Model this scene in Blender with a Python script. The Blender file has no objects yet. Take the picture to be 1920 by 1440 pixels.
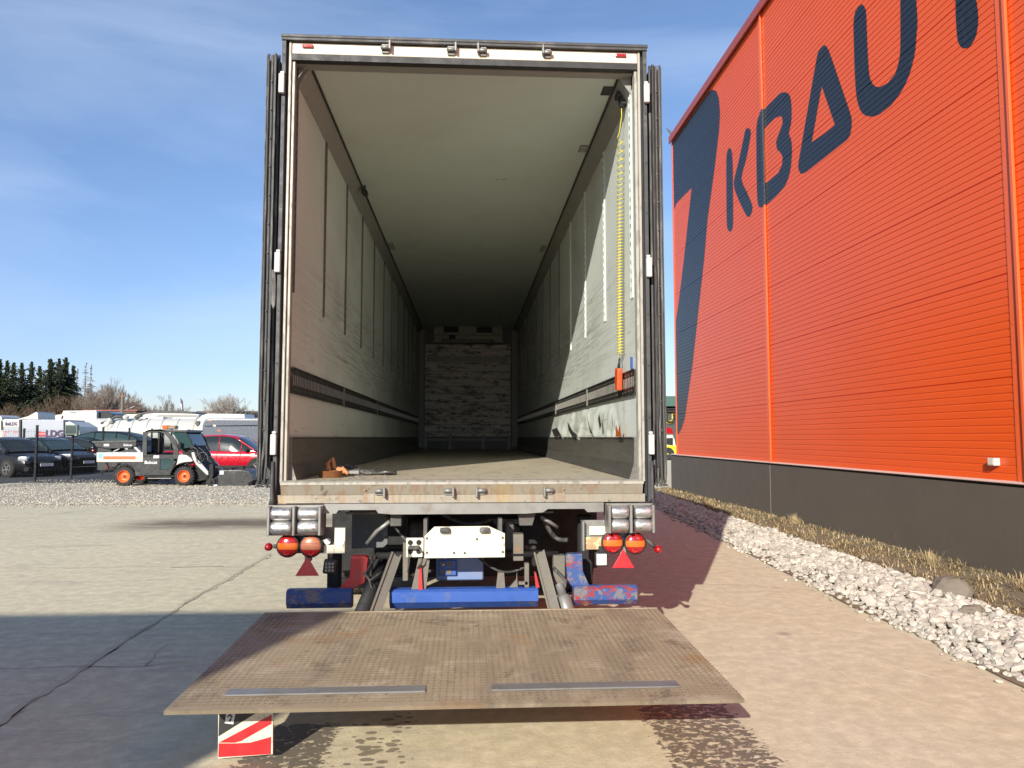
import bpy, bmesh, math, random
from mathutils import Vector, Matrix, noise
R = math.radians
S = bpy.context.scene
col = S.collection
random.seed(7)

# ------------------------------------------------------------------ camera, sky, sun
CAMZ = 1.5
cd = bpy.data.cameras.new('camera'); cam = bpy.data.objects.new('camera', cd); col.objects.link(cam)
cd.sensor_width = 36.0; cd.lens = 36.0 * 1387 / 1920; cd.clip_start = 0.05; cd.clip_end = 3000
cam.location = (0, 0, CAMZ); cam.rotation_euler = (R(90 + 4.12), 0, R(-3.3))
S.camera = cam
SUN = Vector((0.41, 1.0, -0.46)).normalized()          # the way the light travels
EL = math.asin(-SUN.z); AZ = math.atan2(-SUN.x, -SUN.y)
sd = bpy.data.lights.new('sun', 'SUN'); sun = bpy.data.objects.new('sun', sd); col.objects.link(sun)
sd.energy = 4.9; sd.angle = R(0.5); sd.color = (1.0, 0.94, 0.83)
sun.rotation_euler = SUN.to_track_quat('-Z', 'Y').to_euler(); sun.location = (-10, -20, 30)
W = bpy.data.worlds.new('World'); S.world = W; W.use_nodes = True
wn = W.node_tree; wn.nodes.clear()
def wnode(t): return wn.nodes.new(t)
sky = wnode('ShaderNodeTexSky'); sky.sky_type = 'NISHITA'; sky.sun_disc = False
sky.sun_elevation = EL; sky.sun_rotation = AZ % (2 * math.pi)
sky.air_density = 1.0; sky.dust_density = 0.35; sky.ozone_density = 2.2; sky.altitude = 50
tc = wnode('ShaderNodeTexCoord'); mp = wnode('ShaderNodeMapping')
mp.inputs['Rotation'].default_value = (0, R(14), R(20)); mp.inputs['Scale'].default_value = (0.9, 1.5, 5.0)
nz = wnode('ShaderNodeTexNoise'); nz.inputs['Scale'].default_value = 1.3; nz.inputs['Detail'].default_value = 7; nz.inputs['Roughness'].default_value = .55; nz.inputs['Distortion'].default_value = .35
rp = wnode('ShaderNodeValToRGB'); rp.color_ramp.elements[0].position = .46; rp.color_ramp.elements[1].position = .90
rp.color_ramp.elements[1].color = (.36, .36, .36, 1)
mx = wnode('ShaderNodeMix'); mx.data_type = 'RGBA'
mx.inputs['B'].default_value = (7.0, 7.6, 8.4, 1)
bg = wnode('ShaderNodeBackground'); bg.inputs['Strength'].default_value = 0.108
wo = wnode('ShaderNodeOutputWorld')
L = wn.links.new
L(tc.outputs['Generated'], mp.inputs['Vector']); L(mp.outputs[0], nz.inputs['Vector']); L(nz.outputs['Fac'], rp.inputs[0])
L(rp.outputs['Color'], mx.inputs['Factor']); L(sky.outputs[0], mx.inputs['A']); sx_ = wnode('ShaderNodeSeparateXYZ'); r2 = wnode('ShaderNodeValToRGB'); m2 = wnode('ShaderNodeMix'); m2.data_type = 'RGBA'; m2.blend_type = 'MULTIPLY'; m2.inputs['Factor'].default_value = 1
r2.color_ramp.elements[0].position = 0.0; r2.color_ramp.elements[0].color = (.74, .78, 1.02, 1)
r2.color_ramp.elements[1].position = .45; r2.color_ramp.elements[1].color = (1.06, 1.10, 1.20, 1)
L(tc.outputs['Generated'], sx_.inputs[0]); L(sx_.outputs[2], r2.inputs[0]); L(mx.outputs['Result'], m2.inputs['A']); L(r2.outputs[0], m2.inputs['B']); L(m2.outputs['Result'], bg.inputs['Color']); L(bg.outputs[0], wo.inputs[0])
S.view_settings.view_transform = 'Standard'; S.view_settings.look = 'None'
S.view_settings.exposure = 0.5; S.view_settings.gamma = 1; S.view_settings.use_curve_mapping = False
S.cycles.max_bounces = 8; S.cycles.diffuse_bounces = 5

# ------------------------------------------------------------------ node helpers
class NT:
    def __init__(s, name):
        s.m = bpy.data.materials.new(name); s.m.use_nodes = True
        s.t = s.m.node_tree; s.b = s.t.nodes['Principled BSDF']
        s.co = s.t.nodes.new('ShaderNodeTexCoord').outputs['Object']
        s.sep = None
    def link(s, a, b): s.t.links.new(a, b)
    def put(s, sock, v):
        if isinstance(v, bpy.types.NodeSocket): s.link(v, sock)
        elif isinstance(v, tuple) and len(v) == 3 and sock.type == 'RGBA': sock.default_value = (*v, 1)
        else: sock.default_value = v
    def math(s, op, a, b=0.0, clamp=False):
        n = s.t.nodes.new('ShaderNodeMath'); n.operation = op; n.use_clamp = clamp
        s.put(n.inputs[0], a); s.put(n.inputs[1], b); return n.outputs[0]
    def xyz(s):
        if not s.sep:
            n = s.t.nodes.new('ShaderNodeSeparateXYZ'); s.link(s.co, n.inputs[0]); s.sep = n.outputs
        return s.sep
    def noise(s, scale, detail=5, rough=.55, stretch=None, dist=0, out='Fac', off=None):
        n = s.t.nodes.new('ShaderNodeTexNoise')
        n.inputs['Scale'].default_value = scale; n.inputs['Detail'].default_value = detail
        n.inputs['Roughness'].default_value = rough; n.inputs['Distortion'].default_value = dist
        v = s.co
        if stretch or off:
            m = s.t.nodes.new('ShaderNodeMapping'); m.inputs['Scale'].default_value = stretch or (1, 1, 1)
            m.inputs['Location'].default_value = off or (0, 0, 0)
            s.link(v, m.inputs[0]); v = m.outputs[0]
        s.link(v, n.inputs['Vector']); return n.outputs[out]
    def vor(s, scale, feature='F1', out='Distance', stretch=None):
        n = s.t.nodes.new('ShaderNodeTexVoronoi'); n.feature = feature; n.inputs['Scale'].default_value = scale
        v = s.co
        if stretch:
            m = s.t.nodes.new('ShaderNodeMapping'); m.inputs['Scale'].default_value = stretch
            s.link(v, m.inputs[0]); v = m.outputs[0]
        s.link(v, n.inputs['Vector']); return n.outputs[out]
    def rng(s, v, a, b, c=0.0, d=1.0):
        n = s.t.nodes.new('ShaderNodeMapRange'); n.interpolation_type = 'SMOOTHSTEP'
        s.put(n.inputs[0], v)
        for i, q in enumerate((a, b, c, d)): n.inputs[i + 1].default_value = q
        return n.outputs[0]
    def box(s, x0, x1, y0, y1, soft=.1, ax=(0, 1)):
        o = s.xyz()
        r = None
        for q, a, b in ((o[ax[0]], x0, x1), (o[ax[1]], y0, y1)):
            for v in (s.rng(q, a - soft, a + soft), s.rng(q, b - soft, b + soft, 1, 0)):
                r = v if r is None else s.math('MULTIPLY', r, v)
        return r
    def mix(s, f, a, b, mode='MIX'):
        n = s.t.nodes.new('ShaderNodeMix'); n.data_type = 'RGBA'; n.blend_type = mode
        s.put(n.inputs['Factor'], f); s.put(n.inputs['A'], a); s.put(n.inputs['B'], b); return n.outputs['Result']
    def bump(s, h, strength=.3, dist=.01, prev=None):
        n = s.t.nodes.new('ShaderNodeBump'); n.inputs['Strength'].default_value = strength; n.inputs['Distance'].default_value = dist
        s.put(n.inputs['Height'], h)
        if prev: s.link(prev, n.inputs['Normal'])
        return n.outputs[0]
    def done(s, color=None, rough=None, metal=None, normal=None, **k):
        if color is not None: s.put(s.b.inputs['Base Color'], color)
        if rough is not None: s.put(s.b.inputs['Roughness'], rough)
        if metal is not None: s.put(s.b.inputs['Metallic'], metal)
        if normal is not None: s.link(normal, s.b.inputs['Normal'])
        for q, v in k.items(): s.put(s.b.inputs[q.replace('_', ' ')], v)
        return s.m

def sc(c, k): return tuple(min(1, x * k) for x in c)
def M(name, c, rough=.5, metal=0.0, var=.12, vs=4, bump=0.0, bs=40, dirt=None, da=.5, ds=3, dst=(1, 1, 1), lo=.5, hi=.7, coat=0.0):
    n = NT(name)
    a = n.mix(n.noise(vs, 6), sc(c, 1 - var), sc(c, 1 + var))
    if dirt:
        f = n.math('MULTIPLY', n.rng(n.noise(ds, 8, .65, dst), lo, hi), da)
        a = n.mix(f, a, dirt)
    nr = n.bump(n.noise(bs, 4), bump, .01) if bump else None
    return n.done(a, n.rng(n.noise(vs * 3, 4), .3, .7, max(0, rough - .08), min(1, rough + .1)), metal, nr, Coat_Weight=coat)

# ------------------------------------------------------------------ mesh helpers
class MB:
    def __init__(s): s.bm = bmesh.new(); s.mi = 0
    def _new(s, tmp, smooth=False):
        me = bpy.data.meshes.new('t'); 
        for f in tmp.faces: f.material_index = s.mi; f.smooth = smooth
        tmp.to_mesh(me); tmp.free(); s.bm.from_mesh(me); bpy.data.meshes.remove(me); return s
    def box(s, x0, x1, y0, y1, z0, z1, b=0.0, rot=None, seg=1):
        t = bmesh.new(); bmesh.ops.create_cube(t, size=1)
        c = Vector(((x0 + x1) / 2, (y0 + y1) / 2, (z0 + z1) / 2))
        for v in t.verts: v.co = Vector((v.co.x * abs(x1 - x0), v.co.y * abs(y1 - y0), v.co.z * abs(z1 - z0)))
        if b: bmesh.ops.bevel(t, geom=t.edges[:], offset=b, segments=seg, affect='EDGES', profile=.6)
        m = Matrix.Translation(c) @ (rot.to_4x4() if rot else Matrix.Identity(4))
        t.transform(m); return s._new(t)
    def prism(s, pts, a0, a1, axis='y', b=0.0, smooth=False):
        # pts: 2-D outline; axis y -> (x,z), axis x -> (y,z), axis z -> (x,y)
        t = bmesh.new()
        def P(p, a): return {'y': (p[0], a, p[1]), 'x': (a, p[0], p[1]), 'z': (p[0], p[1], a)}[axis]
        v0 = [t.verts.new(P(p, a0)) for p in pts]; v1 = [t.verts.new(P(p, a1)) for p in pts]
        n = len(pts)
        f0 = t.faces.new(v0); f1 = t.faces.new(v1[::-1])
        for i in range(n): t.faces.new((v0[i], v1[i], v1[(i + 1) % n], v0[(i + 1) % n]))
        bmesh.ops.recalc_face_normals(t, faces=t.faces[:])
        if b:
            ed = [e for e in t.edges if len(e.link_faces) == 2 and (f0 in e.link_faces or f1 in e.link_faces)]
            bmesh.ops.bevel(t, geom=ed, offset=b, segments=2, affect='EDGES', profile=.6)
        return s._new(t, smooth)
    def ring(s, outer, inner, a0, a1, axis='y'):
        # frame between two outlines with the same number of points
        t = bmesh.new()
        def P(p, a): return {'y': (p[0], a, p[1]), 'x': (a, p[0], p[1]), 'z': (p[0], p[1], a)}[axis]
        q = [[t.verts.new(P(p, a)) for p in o] for o in (outer, inner) for a in (a0, a1)]
        n = len(outer)
        for i in range(n):
            j = (i + 1) % n
            for a, b in ((0, 1), (1, 3), (3, 2), (2, 0)): t.faces.new((q[a][i], q[a][j], q[b][j], q[b][i]))
        bmesh.ops.recalc_face_normals(t, faces=t.faces[:]); return s._new(t)
    def cyl(s, p0, p1, r0, r1=None, n=16, caps=True, smooth=True):
        p0, p1 = Vector(p0), Vector(p1); r1 = r0 if r1 is None else r1
        t = bmesh.new(); d = p1 - p0
        bmesh.ops.create_cone(t, cap_ends=caps, segments=n, radius1=r0, radius2=r1, depth=d.length)
        t.transform(Matrix.Translation((p0 + p1) / 2) @ d.to_track_quat('Z', 'Y').to_matrix().to_4x4())
        me = s._new(t, False)
        if smooth:
            for f in s.bm.faces[-(n + 2 if caps else n):]:
                if len(f.verts) == 4: f.smooth = True
        return s
    def lathe(s, prof, org, axis, n=24, smooth=True):
        # prof: (radius, distance along axis)
        ax = Vector(axis).normalized(); q = ax.to_track_quat('Z', 'Y').to_matrix(); org = Vector(org)
        t = bmesh.new(); rows = []
        for r, h in prof:
            if r < 1e-6: rows.append([t.verts.new(org + q @ Vector((0, 0, h)))])
            else: rows.append([t.verts.new(org + q @ Vector((r * math.cos(2 * math.pi * k / n), r * math.sin(2 * math.pi * k / n), h))) for k in range(n)])
        for a, b in zip(rows, rows[1:]):
            for k in range(n):
                j = (k + 1) % n
                if len(a) == 1 and len(b) == 1: continue
                if len(a) == 1: t.faces.new((a[0], b[j], b[k]))
                elif len(b) == 1: t.faces.new((a[k], a[j], b[0]))
                else: t.faces.new((a[k], a[j], b[j], b[k]))
        bmesh.ops.recalc_face_normals(t, faces=t.faces[:]); return s._new(t, smooth)
    def tube(s, pts, r, n=6, caps=True, rr=None):
        pts = [Vector(p) for p in pts]; t = bmesh.new(); rows = []
        up = Vector((0.13, 0.07, 1)).normalized()
        for i, p in enumerate(pts):
            d = (pts[min(i + 1, len(pts) - 1)] - pts[max(i - 1, 0)]).normalized()
            a = d.cross(up)
            if a.length < 1e-3: a = d.cross(Vector((1, 0, 0)))
            a.normalize(); b = d.cross(a); k = rr[i] if rr else r
            rows.append([t.verts.new(p + (a * math.cos(2 * math.pi * j / n) + b * math.sin(2 * math.pi * j / n)) * k) for j in range(n)])
        for a, b in zip(rows, rows[1:]):
            for j in range(n): t.faces.new((a[j], a[(j + 1) % n], b[(j + 1) % n], b[j]))
        if caps: t.faces.new(rows[0]); t.faces.new(rows[-1][::-1])
        bmesh.ops.recalc_face_normals(t, faces=t.faces[:]); return s._new(t, True)
    def grid(s, fn, nu, nv, smooth=True):
        t = bmesh.new()
        g = [[t.verts.new(fn(i / nu, j / nv)) for j in range(nv + 1)] for i in range(nu + 1)]
        for i in range(nu):
            for j in range(nv): t.faces.new((g[i][j], g[i + 1][j], g[i + 1][j + 1], g[i][j + 1]))
        return s._new(t, smooth)
    def face(s, pts):
        f = s.bm.faces.new([s.bm.verts.new(p) for p in pts]); f.material_index = s.mi; return s
    def build_split(s, name, m, parent=None, tol=.004):
        # every separate piece becomes a part of its own; pieces that touch stay together
        bm = s.bm; bm.verts.index_update(); seen = set(); isl = []
        for v in bm.verts:
            if v.index in seen: continue
            st = [v]; seen.add(v.index); vs = []
            while st:
                q = st.pop(); vs.append(q)
                for e in q.link_edges:
                    o = e.other_vert(q)
                    if o.index not in seen: seen.add(o.index); st.append(o)
            lo = [min(q.co[i] for q in vs) - tol for i in range(3)]; hi = [max(q.co[i] for q in vs) + tol for i in range(3)]
            isl.append([lo, hi, [q.index for q in vs]])
        ch = True
        while ch:
            ch = False
            for i in range(len(isl)):
                for j in range(i + 1, len(isl)):
                    a, b = isl[i], isl[j]
                    if all(a[0][k] <= b[1][k] and b[0][k] <= a[1][k] for k in range(3)):
                        isl[i] = [[min(a[0][k], b[0][k]) for k in range(3)], [max(a[1][k], b[1][k]) for k in range(3)], a[2] + b[2]]
                        isl.pop(j); ch = True; break
                if ch: break
        out = []
        for lo, hi, idx in isl:
            c = MB(); c.bm.free(); c.bm = bm.copy(); keep = set(idx); c.bm.verts.index_update()
            bmesh.ops.delete(c.bm, geom=[v for v in c.bm.verts if v.index not in keep], context='VERTS')
            out.append(c.build(name, m, parent))
        bm.free(); return out[0]
    def build(s, name, m, parent=None, loc=None):
        me = bpy.data.meshes.new(name); s.bm.to_mesh(me); s.bm.free()
        for x in (m if isinstance(m, (list, tuple)) else [m]): me.materials.append(x)
        o = bpy.data.objects.new(name, me); col.objects.link(o)
        if parent: o.parent = parent
        if loc: o.location = loc
        return o

def mesh_np(name, V, F, m, parent=None, colors=None):
    me = bpy.data.meshes.new(name); me.from_pydata(V, [], F)
    if colors is not None:
        at_ = me.color_attributes.new('tint', 'FLOAT_COLOR', 'POINT')
        at_.data.foreach_set('color', colors)
    me.materials.append(m); o = bpy.data.objects.new(name, me); col.objects.link(o); o.parent = parent
    return o
def thing(name, loc, label, cat, group=None, rz=0):
    o = bpy.data.objects.new(name, None); col.objects.link(o); o.location = loc; o.rotation_euler = (0, 0, rz)
    o.empty_display_size = .2
    return tag(o, label, cat, group)
def tag(o, label=None, cat=None, group=None, kind=None):
    for k, v in (('label', label), ('category', cat), ('group', group), ('kind', kind)):
        if v: o[k] = v
    return o
def copy_tree(o, parent=None):
    c = o.copy(); col.objects.link(c); c.parent = parent
    for ch in list(o.children): copy_tree(ch, c)
    return c
def text(body, size, name, m, parent, mat4, thick=.002, shear=0, bold=0.0, space=1.0, sx=1.0):
    cu = bpy.data.curves.new('t', 'FONT'); cu.body = body; cu.size = size; cu.extrude = thick; cu.shear = shear
    cu.offset = bold; cu.space_character = space; cu.align_x = 'CENTER'; cu.align_y = 'CENTER'; cu.resolution_u = 3
    t = bpy.data.objects.new('t', cu); col.objects.link(t)
    bpy.context.view_layer.update()
    me = bpy.data.meshes.new_from_object(t.evaluated_get(bpy.context.evaluated_depsgraph_get()))
    bpy.data.objects.remove(t); bpy.data.curves.remove(cu)
    me.transform(mat4 @ Matrix.Diagonal((sx, 1, 1, 1))); me.materials.clear(); me.materials.append(m); me.name = name
    o = bpy.data.objects.new(name, me); col.objects.link(o); o.parent = parent; return o
RXZ = Matrix.Rotation(R(90), 4, 'X')                    # text standing up, read from -Y
def sight(u, v):
    yaw, p = R(3.3), R(4.12); a = (u - 960) / 1387; c = (720 - v) / 1387
    return (math.sin(yaw) * math.cos(p) + a * math.cos(yaw) - c * math.sin(yaw) * math.sin(p),
            math.cos(yaw) * math.cos(p) - a * math.sin(yaw) - c * math.cos(yaw) * math.sin(p), math.sin(p) + c * math.cos(p))
def wpt(u, v, Y):                                        # side and height of what the photo shows at (u, v), standing Y metres away
    d = sight(u, v); return (d[0] / d[1] * Y, CAMZ + d[2] / d[1] * Y)
def ss(a, b, x):
    t = max(0, min(1, (x - a) / (b - a))); return t * t * (3 - 2 * t)
def gz(x, y): return -0.2 * ss(11, 24, y) * ss(-1, -5, x)

# ------------------------------------------------------------------ materials
def concrete():
    n = NT('concrete')
    big = n.noise(.35, 5, .6); fine = n.noise(9, 9, .7); sp = n.noise(120, 3, .6)
    c = n.mix(big, (.66, .575, .39), (.785, .695, .485))
    bounce_offset = n.math('MULTIPLY', n.rng(n.noise(.5, 3, .5, off=(3, 7, 0)), .42, .6), n.rng(n.xyz()[0], .5, 2.2))
    c = n.mix(n.math('MULTIPLY', bounce_offset, .5), c, (.72, .655, .49))  # tone painted on the right to offset the hall's orange bounce light
    c = n.mix(n.rng(fine, .35, .75), n.mix(1.0, c, (.74, .73, .72), 'MULTIPLY'), c)
    c = n.mix(n.math('MULTIPLY', n.rng(sp, .56, .70), .5), c, (.28, .25, .21))
    # broom / slurry drag marks and pale scrapes
    st = n.noise(1.6, 8, .7, (.8, 3.6, 1), .8)
    st2 = n.noise(5, 9, .8, (.5, 4.5, 1), .3, off=(4, 1, 0)); lft = n.rng(n.xyz()[0], -1.2, 1.0, .42, .13)
    c = n.mix(n.math('MULTIPLY', n.rng(st, .51, .66), lft), c, (.33, .295, .25))
    c = n.mix(n.math('MULTIPLY', n.rng(st2, .56, .66), .34), c, (.36, .32, .27))
    oil = n.vor(1.1); c = n.mix(n.math('MULTIPLY', n.math('MULTIPLY', n.rng(oil, .02, .10, 1, 0), n.rng(n.noise(.8, 2), .5, .6)), .5), c, (.16, .14, .12))
    grit = n.vor(38); c = n.mix(n.math('MULTIPLY', n.rng(grit, .05, .14, 1, 0), n.math('MULTIPLY', n.rng(n.noise(3, 4), .5, .62), .7)), c, (.20, .17, .14))
    lt = n.noise(2.4, 9, .72, (2.2, .8, 1), .6, off=(9, 2, 0))
    c = n.mix(n.math('MULTIPLY', n.rng(lt, .60, .70), .45), c, (.74, .68, .58))
    # muddy patches at the left, further off
    for x0, x1, y0, y1, k in ((-5.9, -2.6, 12.7, 14.3, .95), (-4.9, -2.6, 13.1, 13.9, .7), (-2.6, -1.2, 13.2, 15.0, .5)):
        d = n.math('MULTIPLY', n.box(x0, x1, y0, y1, .7), n.rng(n.noise(1.5, 8, .72, (.7, 2.6, 1)), .30, .50))
        c = n.mix(n.math('MULTIPLY', d, k), c, (.15, .11, .07))
    # wet tyre prints: blotchy damp marks with a tread rhythm
    wetn = n.noise(21, 6, .66, (1.0, 1.35, 1), .35)
    tread = n.vor(15, stretch=(1.0, 1.5, 1))
    def wet(x0, x1, y0, y1, soft, a, b, src):
        m = n.box(x0, x1, y0, y1, soft)
        return n.rng(n.math('ADD', src, n.math('MULTIPLY', n.math('SUBTRACT', m, 1.0), .6)), a, b)
    w1 = wet(.86, 1.52, 2.4, 4.4, .14, .445, .475, wetn)
    w2 = wet(-1.12, -.62, 2.9, 4.1, .10, .40, .43, wetn)
    w3 = wet(-.62, -.26, 2.6, 4.2, .12, .55, .60, n.math('SUBTRACT', 1.0, n.math('MULTIPLY', tread, .95)))
    w = n.math('MAXIMUM', w1, n.math('MAXIMUM', w2, n.math('MULTIPLY', w3, .8)))
    c = n.mix(n.math('MULTIPLY', w, .86), c, (.105, .083, .064))
    ro = n.math('SUBTRACT', .9, n.math('MULTIPLY', w, .22))
    b = n.bump(n.noise(60, 6, .65), .4, .006); b = n.bump(n.noise(11, 8, .7), .22, .012, b)
    return n.done(c, ro, 0.0, b)
m_conc = concrete()
m_joint = M('joint_dirt', (.33, .29, .23), .95, var=.3, vs=9, bump=.3)
m_asph = M('asphalt', (.055, .055, .057), .9, var=.25, vs=3, bump=.4, bs=90)
def gravelm():
    n = NT('gravel'); v = n.vor(22, out='Color'); 
    sepc = n.t.nodes.new('ShaderNodeSeparateColor'); n.link(v, sepc.inputs[0])
    c = n.mix(sepc.outputs[0], (.36, .32, .25), (.56, .505, .40))
    c = n.mix(n.math('MULTIPLY', n.rng(n.noise(.7, 6, .65, (.5, 1.6, 1)), .52, .72), .55), c, (.24, .205, .165))
    return n.done(c, .9, 0.0, n.bump(n.vor(22), .9, .03))
m_gravel = gravelm()
def tinted(name, lo, hi, rough=.85, bs=40, bstr=.3):
    n = NT(name); a = n.t.nodes.new('ShaderNodeAttribute'); a.attribute_name = 'tint'
    c = n.mix(a.outputs['Fac'], lo, hi); c = n.mix(n.noise(18, 4), n.mix(1.0, c, (.82, .8, .78), 'MULTIPLY'), c)
    return n.done(c, rough, 0.0, n.bump(n.noise(bs, 4), bstr, .006))
m_stone = tinted('pale_limestone', (.33, .30, .25), (.60, .565, .49))
m_pebble = tinted('pebble', (.36, .32, .255), (.60, .545, .43))
m_grass = tinted('dry_grass', (.11, .088, .042), (.50, .375, .205), .9)
m_soil = M('soil', (.19, .145, .09), .95, var=.35, vs=5, bump=.8, bs=25)
m_boulder = M('boulder_rock', (.17, .145, .115), .9, var=.3, vs=7, bump=.6, bs=25)
# trailer
def wallm():
    n = NT('scuffed_panel'); z = n.xyz()[2]
    c = n.mix(n.noise(1.5, 5), (.58, .63, .585), (.65, .70, .65))
    scr = n.noise(4.0, 10, .82, (1, .3, 16), .12)
    band = n.math('MULTIPLY', n.rng(z, 2.0, 2.25), n.rng(z, 2.75, 3.05, 1, 0))
    hold_shade = n.rng(n.xyz()[1], .2, 2.6, .25, 1.0)  # thickens scuffs and soil inwards, painting in the shade of the deep hold
    f = n.math('MULTIPLY', n.math('MULTIPLY', n.rng(scr, .505, .545), band), n.math('MULTIPLY', hold_shade, .62))
    c = n.mix(f, c, (.14, .125, .11))
    s2 = n.noise(3.5, 10, .82, (1, .5, 8), .3, off=(4, 5, 6))
    f2 = n.math('MULTIPLY', n.math('MULTIPLY', n.rng(s2, .585, .63), n.rng(z, 1.9, 3.1, 1, .1)), .75)
    c = n.mix(f2, c, (.12, .105, .09))
    soil = n.math('MULTIPLY', n.rng(n.noise(.9, 6, .6, (1, 1, 2)), .4, .75), n.math('MULTIPLY', hold_shade, .5))  # soil blotches, made heavier inwards by the painted shade
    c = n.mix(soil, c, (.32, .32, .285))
    pan = n.math('PINGPONG', n.math('ADD', n.xyz()[1], .2), .55)
    c = n.mix(n.rng(pan, .006, .014, .45, 0), c, (.80, .79, .74))
    return n.done(c, .42, 0.0, n.bump(n.noise(4, 5), .12, .02))
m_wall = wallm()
m_ceil = M('ceiling_panel', (.54, .585, .525), .5, var=.06, vs=1.2, dirt=(.35, .3, .2), da=.35, ds=.9, lo=.5, hi=.8)
m_cove = M('cove_metal', (.26, .255, .23), .5, var=.12)
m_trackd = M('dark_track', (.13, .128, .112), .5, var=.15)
m_dark = M('dark_trim', (.022, .022, .022), .6)
m_gasket = M('rubber_gasket', (.055, .055, .053), .62, var=.35, vs=6, dirt=(.25, .24, .22), da=.5, ds=8, dst=(4, 4, .4), lo=.5, hi=.65)
m_grey = M('graphite_paint', (.048, .05, .052), .6, var=.15, dirt=(.2, .19, .17), da=.4, ds=5, lo=.5, hi=.7)
m_gal = M('dull_galvanised', (.25, .25, .235), .5, .45, var=.15, vs=7, dirt=(.16, .13, .10), da=.6, ds=6)
m_cream = M('cream_header', (.64, .595, .47), .5, var=.05, dirt=(.26, .17, .09), da=.6, ds=9, dst=(1, 1, 2.5), lo=.60, hi=.72)
m_jamb = M('worn_jamb', (.36, .345, .295), .5, .1, var=.15, vs=5, dirt=(.17, .15, .12), da=.6, ds=9, dst=(3, 3, .8), lo=.5, hi=.62)
m_white = M('white_plastic', (.52, .515, .48), .4, var=.05, dirt=(.35, .3, .22), da=.4, ds=12, lo=.55, hi=.7)
def sillm():
    n = NT('worn_sill'); c = n.mix(n.noise(3, 6), (.235, .215, .17), (.345, .315, .25))
    c = n.mix(n.math('MULTIPLY', n.rng(n.noise(26, 5, .6, (1, 1, .12)), .5, .64), .55), c, (.27, .16, .085))
    c = n.mix(n.math('MULTIPLY', n.rng(n.noise(7, 9, .75, (1, 1, 1)), .57, .64), .8), c, (.085, .075, .06))
    c = n.mix(n.math('MULTIPLY', n.rng(n.noise(2, 5, .6, (1, 1, .4), off=(2, 8, 1)), .55, .7), .5), c, (.40, .28, .12))
    return n.done(c, .5, .25, n.bump(n.noise(30, 5), .25, .006))
m_sill = sillm()
def floorm():
    n = NT('worn_floor'); c = n.mix(n.noise(.9, 7, .65, (1.6, .5, 1)), (.34, .295, .215), (.60, .53, .40))
    c = n.mix(n.math('MULTIPLY', n.rng(n.noise(3, 10, .78, (3, .7, 1), .6), .52, .62), .5), c, (.17, .14, .10))
    c = n.mix(n.math('MULTIPLY', n.rng(n.noise(14, 6, .7, (1, 1, 1)), .6, .68), .5), c, (.12, .10, .075))
    return n.done(c, .55, 0.0, n.bump(n.noise(40, 5), .2, .005))
m_floor = floorm()
def kickm():
    n = NT('scraped_kick_plate'); c = n.mix(n.noise(2.2, 9, .75, (1, .6, 5), .4), (.085, .082, .072), (.27, .26, .235))
    c = n.mix(n.math('MULTIPLY', n.rng(n.noise(5, 9, .8, (1, .6, 9)), .55, .62), .7), c, (.07, .065, .055))
    return n.done(c, .42, .6, n.bump(n.noise(14, 7, .7, (1, 1, 5)), .4, .006))
m_kick = kickm()
m_rail = M('cargo_rail_dark', (.040, .038, .034), .45, .5, var=.3, vs=9, dirt=(.3, .29, .26), da=.4, ds=12, lo=.55, hi=.7)
m_slot = M('pale_slot', (.40, .385, .34), .4, .5, var=.2)  # pale metal of the rail's slots
def bulkm():
    n = NT('worn_bulkhead'); c = n.mix(n.noise(1.8, 9, .75, (1, 1, 4)), (.50, .45, .38), (.88, .85, .79))
    c = n.mix(n.math('MULTIPLY', n.rng(n.noise(3.4, 10, .82, (1, 1, 4)), .50, .56), .85), c, (.10, .08, .065))
    pk = n.math('PINGPONG', n.xyz()[2], .09); c = n.mix(n.rng(pk, .003, .008, .7, 0), c, (.05, .045, .04))
    return n.done(c, .6, 0.0, n.bump(n.noise(20, 6), .3, .01))
m_bulk = bulkm()
m_black = M('black_undercarriage', (.012, .012, .012), .75, var=.4)
m_under = M('grimy_steel', (.10, .097, .09), .7, .2, var=.3, vs=6, bump=.3, dirt=(.22, .19, .15), da=.6, ds=5)
m_arm = M('muddy_arm', (.165, .152, .125), .7, .2, var=.2, vs=6, dirt=(.30, .15, .07), da=.6, ds=9, lo=.55, hi=.7, bump=.3)
m_blue = M('blue_paint', (.035, .10, .37), .5, var=.15, dirt=(.16, .15, .14), da=.6, ds=9, dst=(1.4, 1, 1), lo=.52, hi=.7, bump=.15)
def worn(name, lo, hi):
    n = NT(name); p = n.rng(n.noise(15, 8, .7, (.6, 1, 1.2)), lo, hi)
    c = n.mix(p, (.035, .08, .24), (.28, .035, .035))
    c = n.mix(n.math('MULTIPLY', n.rng(n.noise(13, 7, .7, off=(3, 1, 7)), .49, .57), .8), c, (.19, .175, .15))
    return n.done(c, .5, 0.0, n.bump(n.noise(40, 5), .3, .006))
m_worn = worn('worn_blue_over_red', .54, .565)
m_worn2 = worn('faded_blue_over_red', .60, .64)
m_red = M('red_paint', (.42, .03, .03), .45, var=.2, dirt=(.12, .09, .08), da=.5, ds=9)
m_roller = M('scratched_roller', (.50, .50, .49), .4, .85, var=.12, vs=14, dirt=(.12, .115, .11), da=.75, ds=16, dst=(1, 1, 3), lo=.57, hi=.66, bump=.15)
m_plate = M('stained_white_plate', (.64, .63, .49), .5, var=.05, dirt=(.16, .13, .09), da=.7, ds=13, lo=.60, hi=.68)
m_lred = M('red_lens', (.34, .008, .010), .2, var=.15, vs=30, coat=.5)
m_lor = M('amber_lens', (.62, .135, .018), .2, var=.15, vs=30, coat=.5)
m_lpk = M('faded_lens', (.40, .15, .085), .3, var=.25, vs=25)
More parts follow.
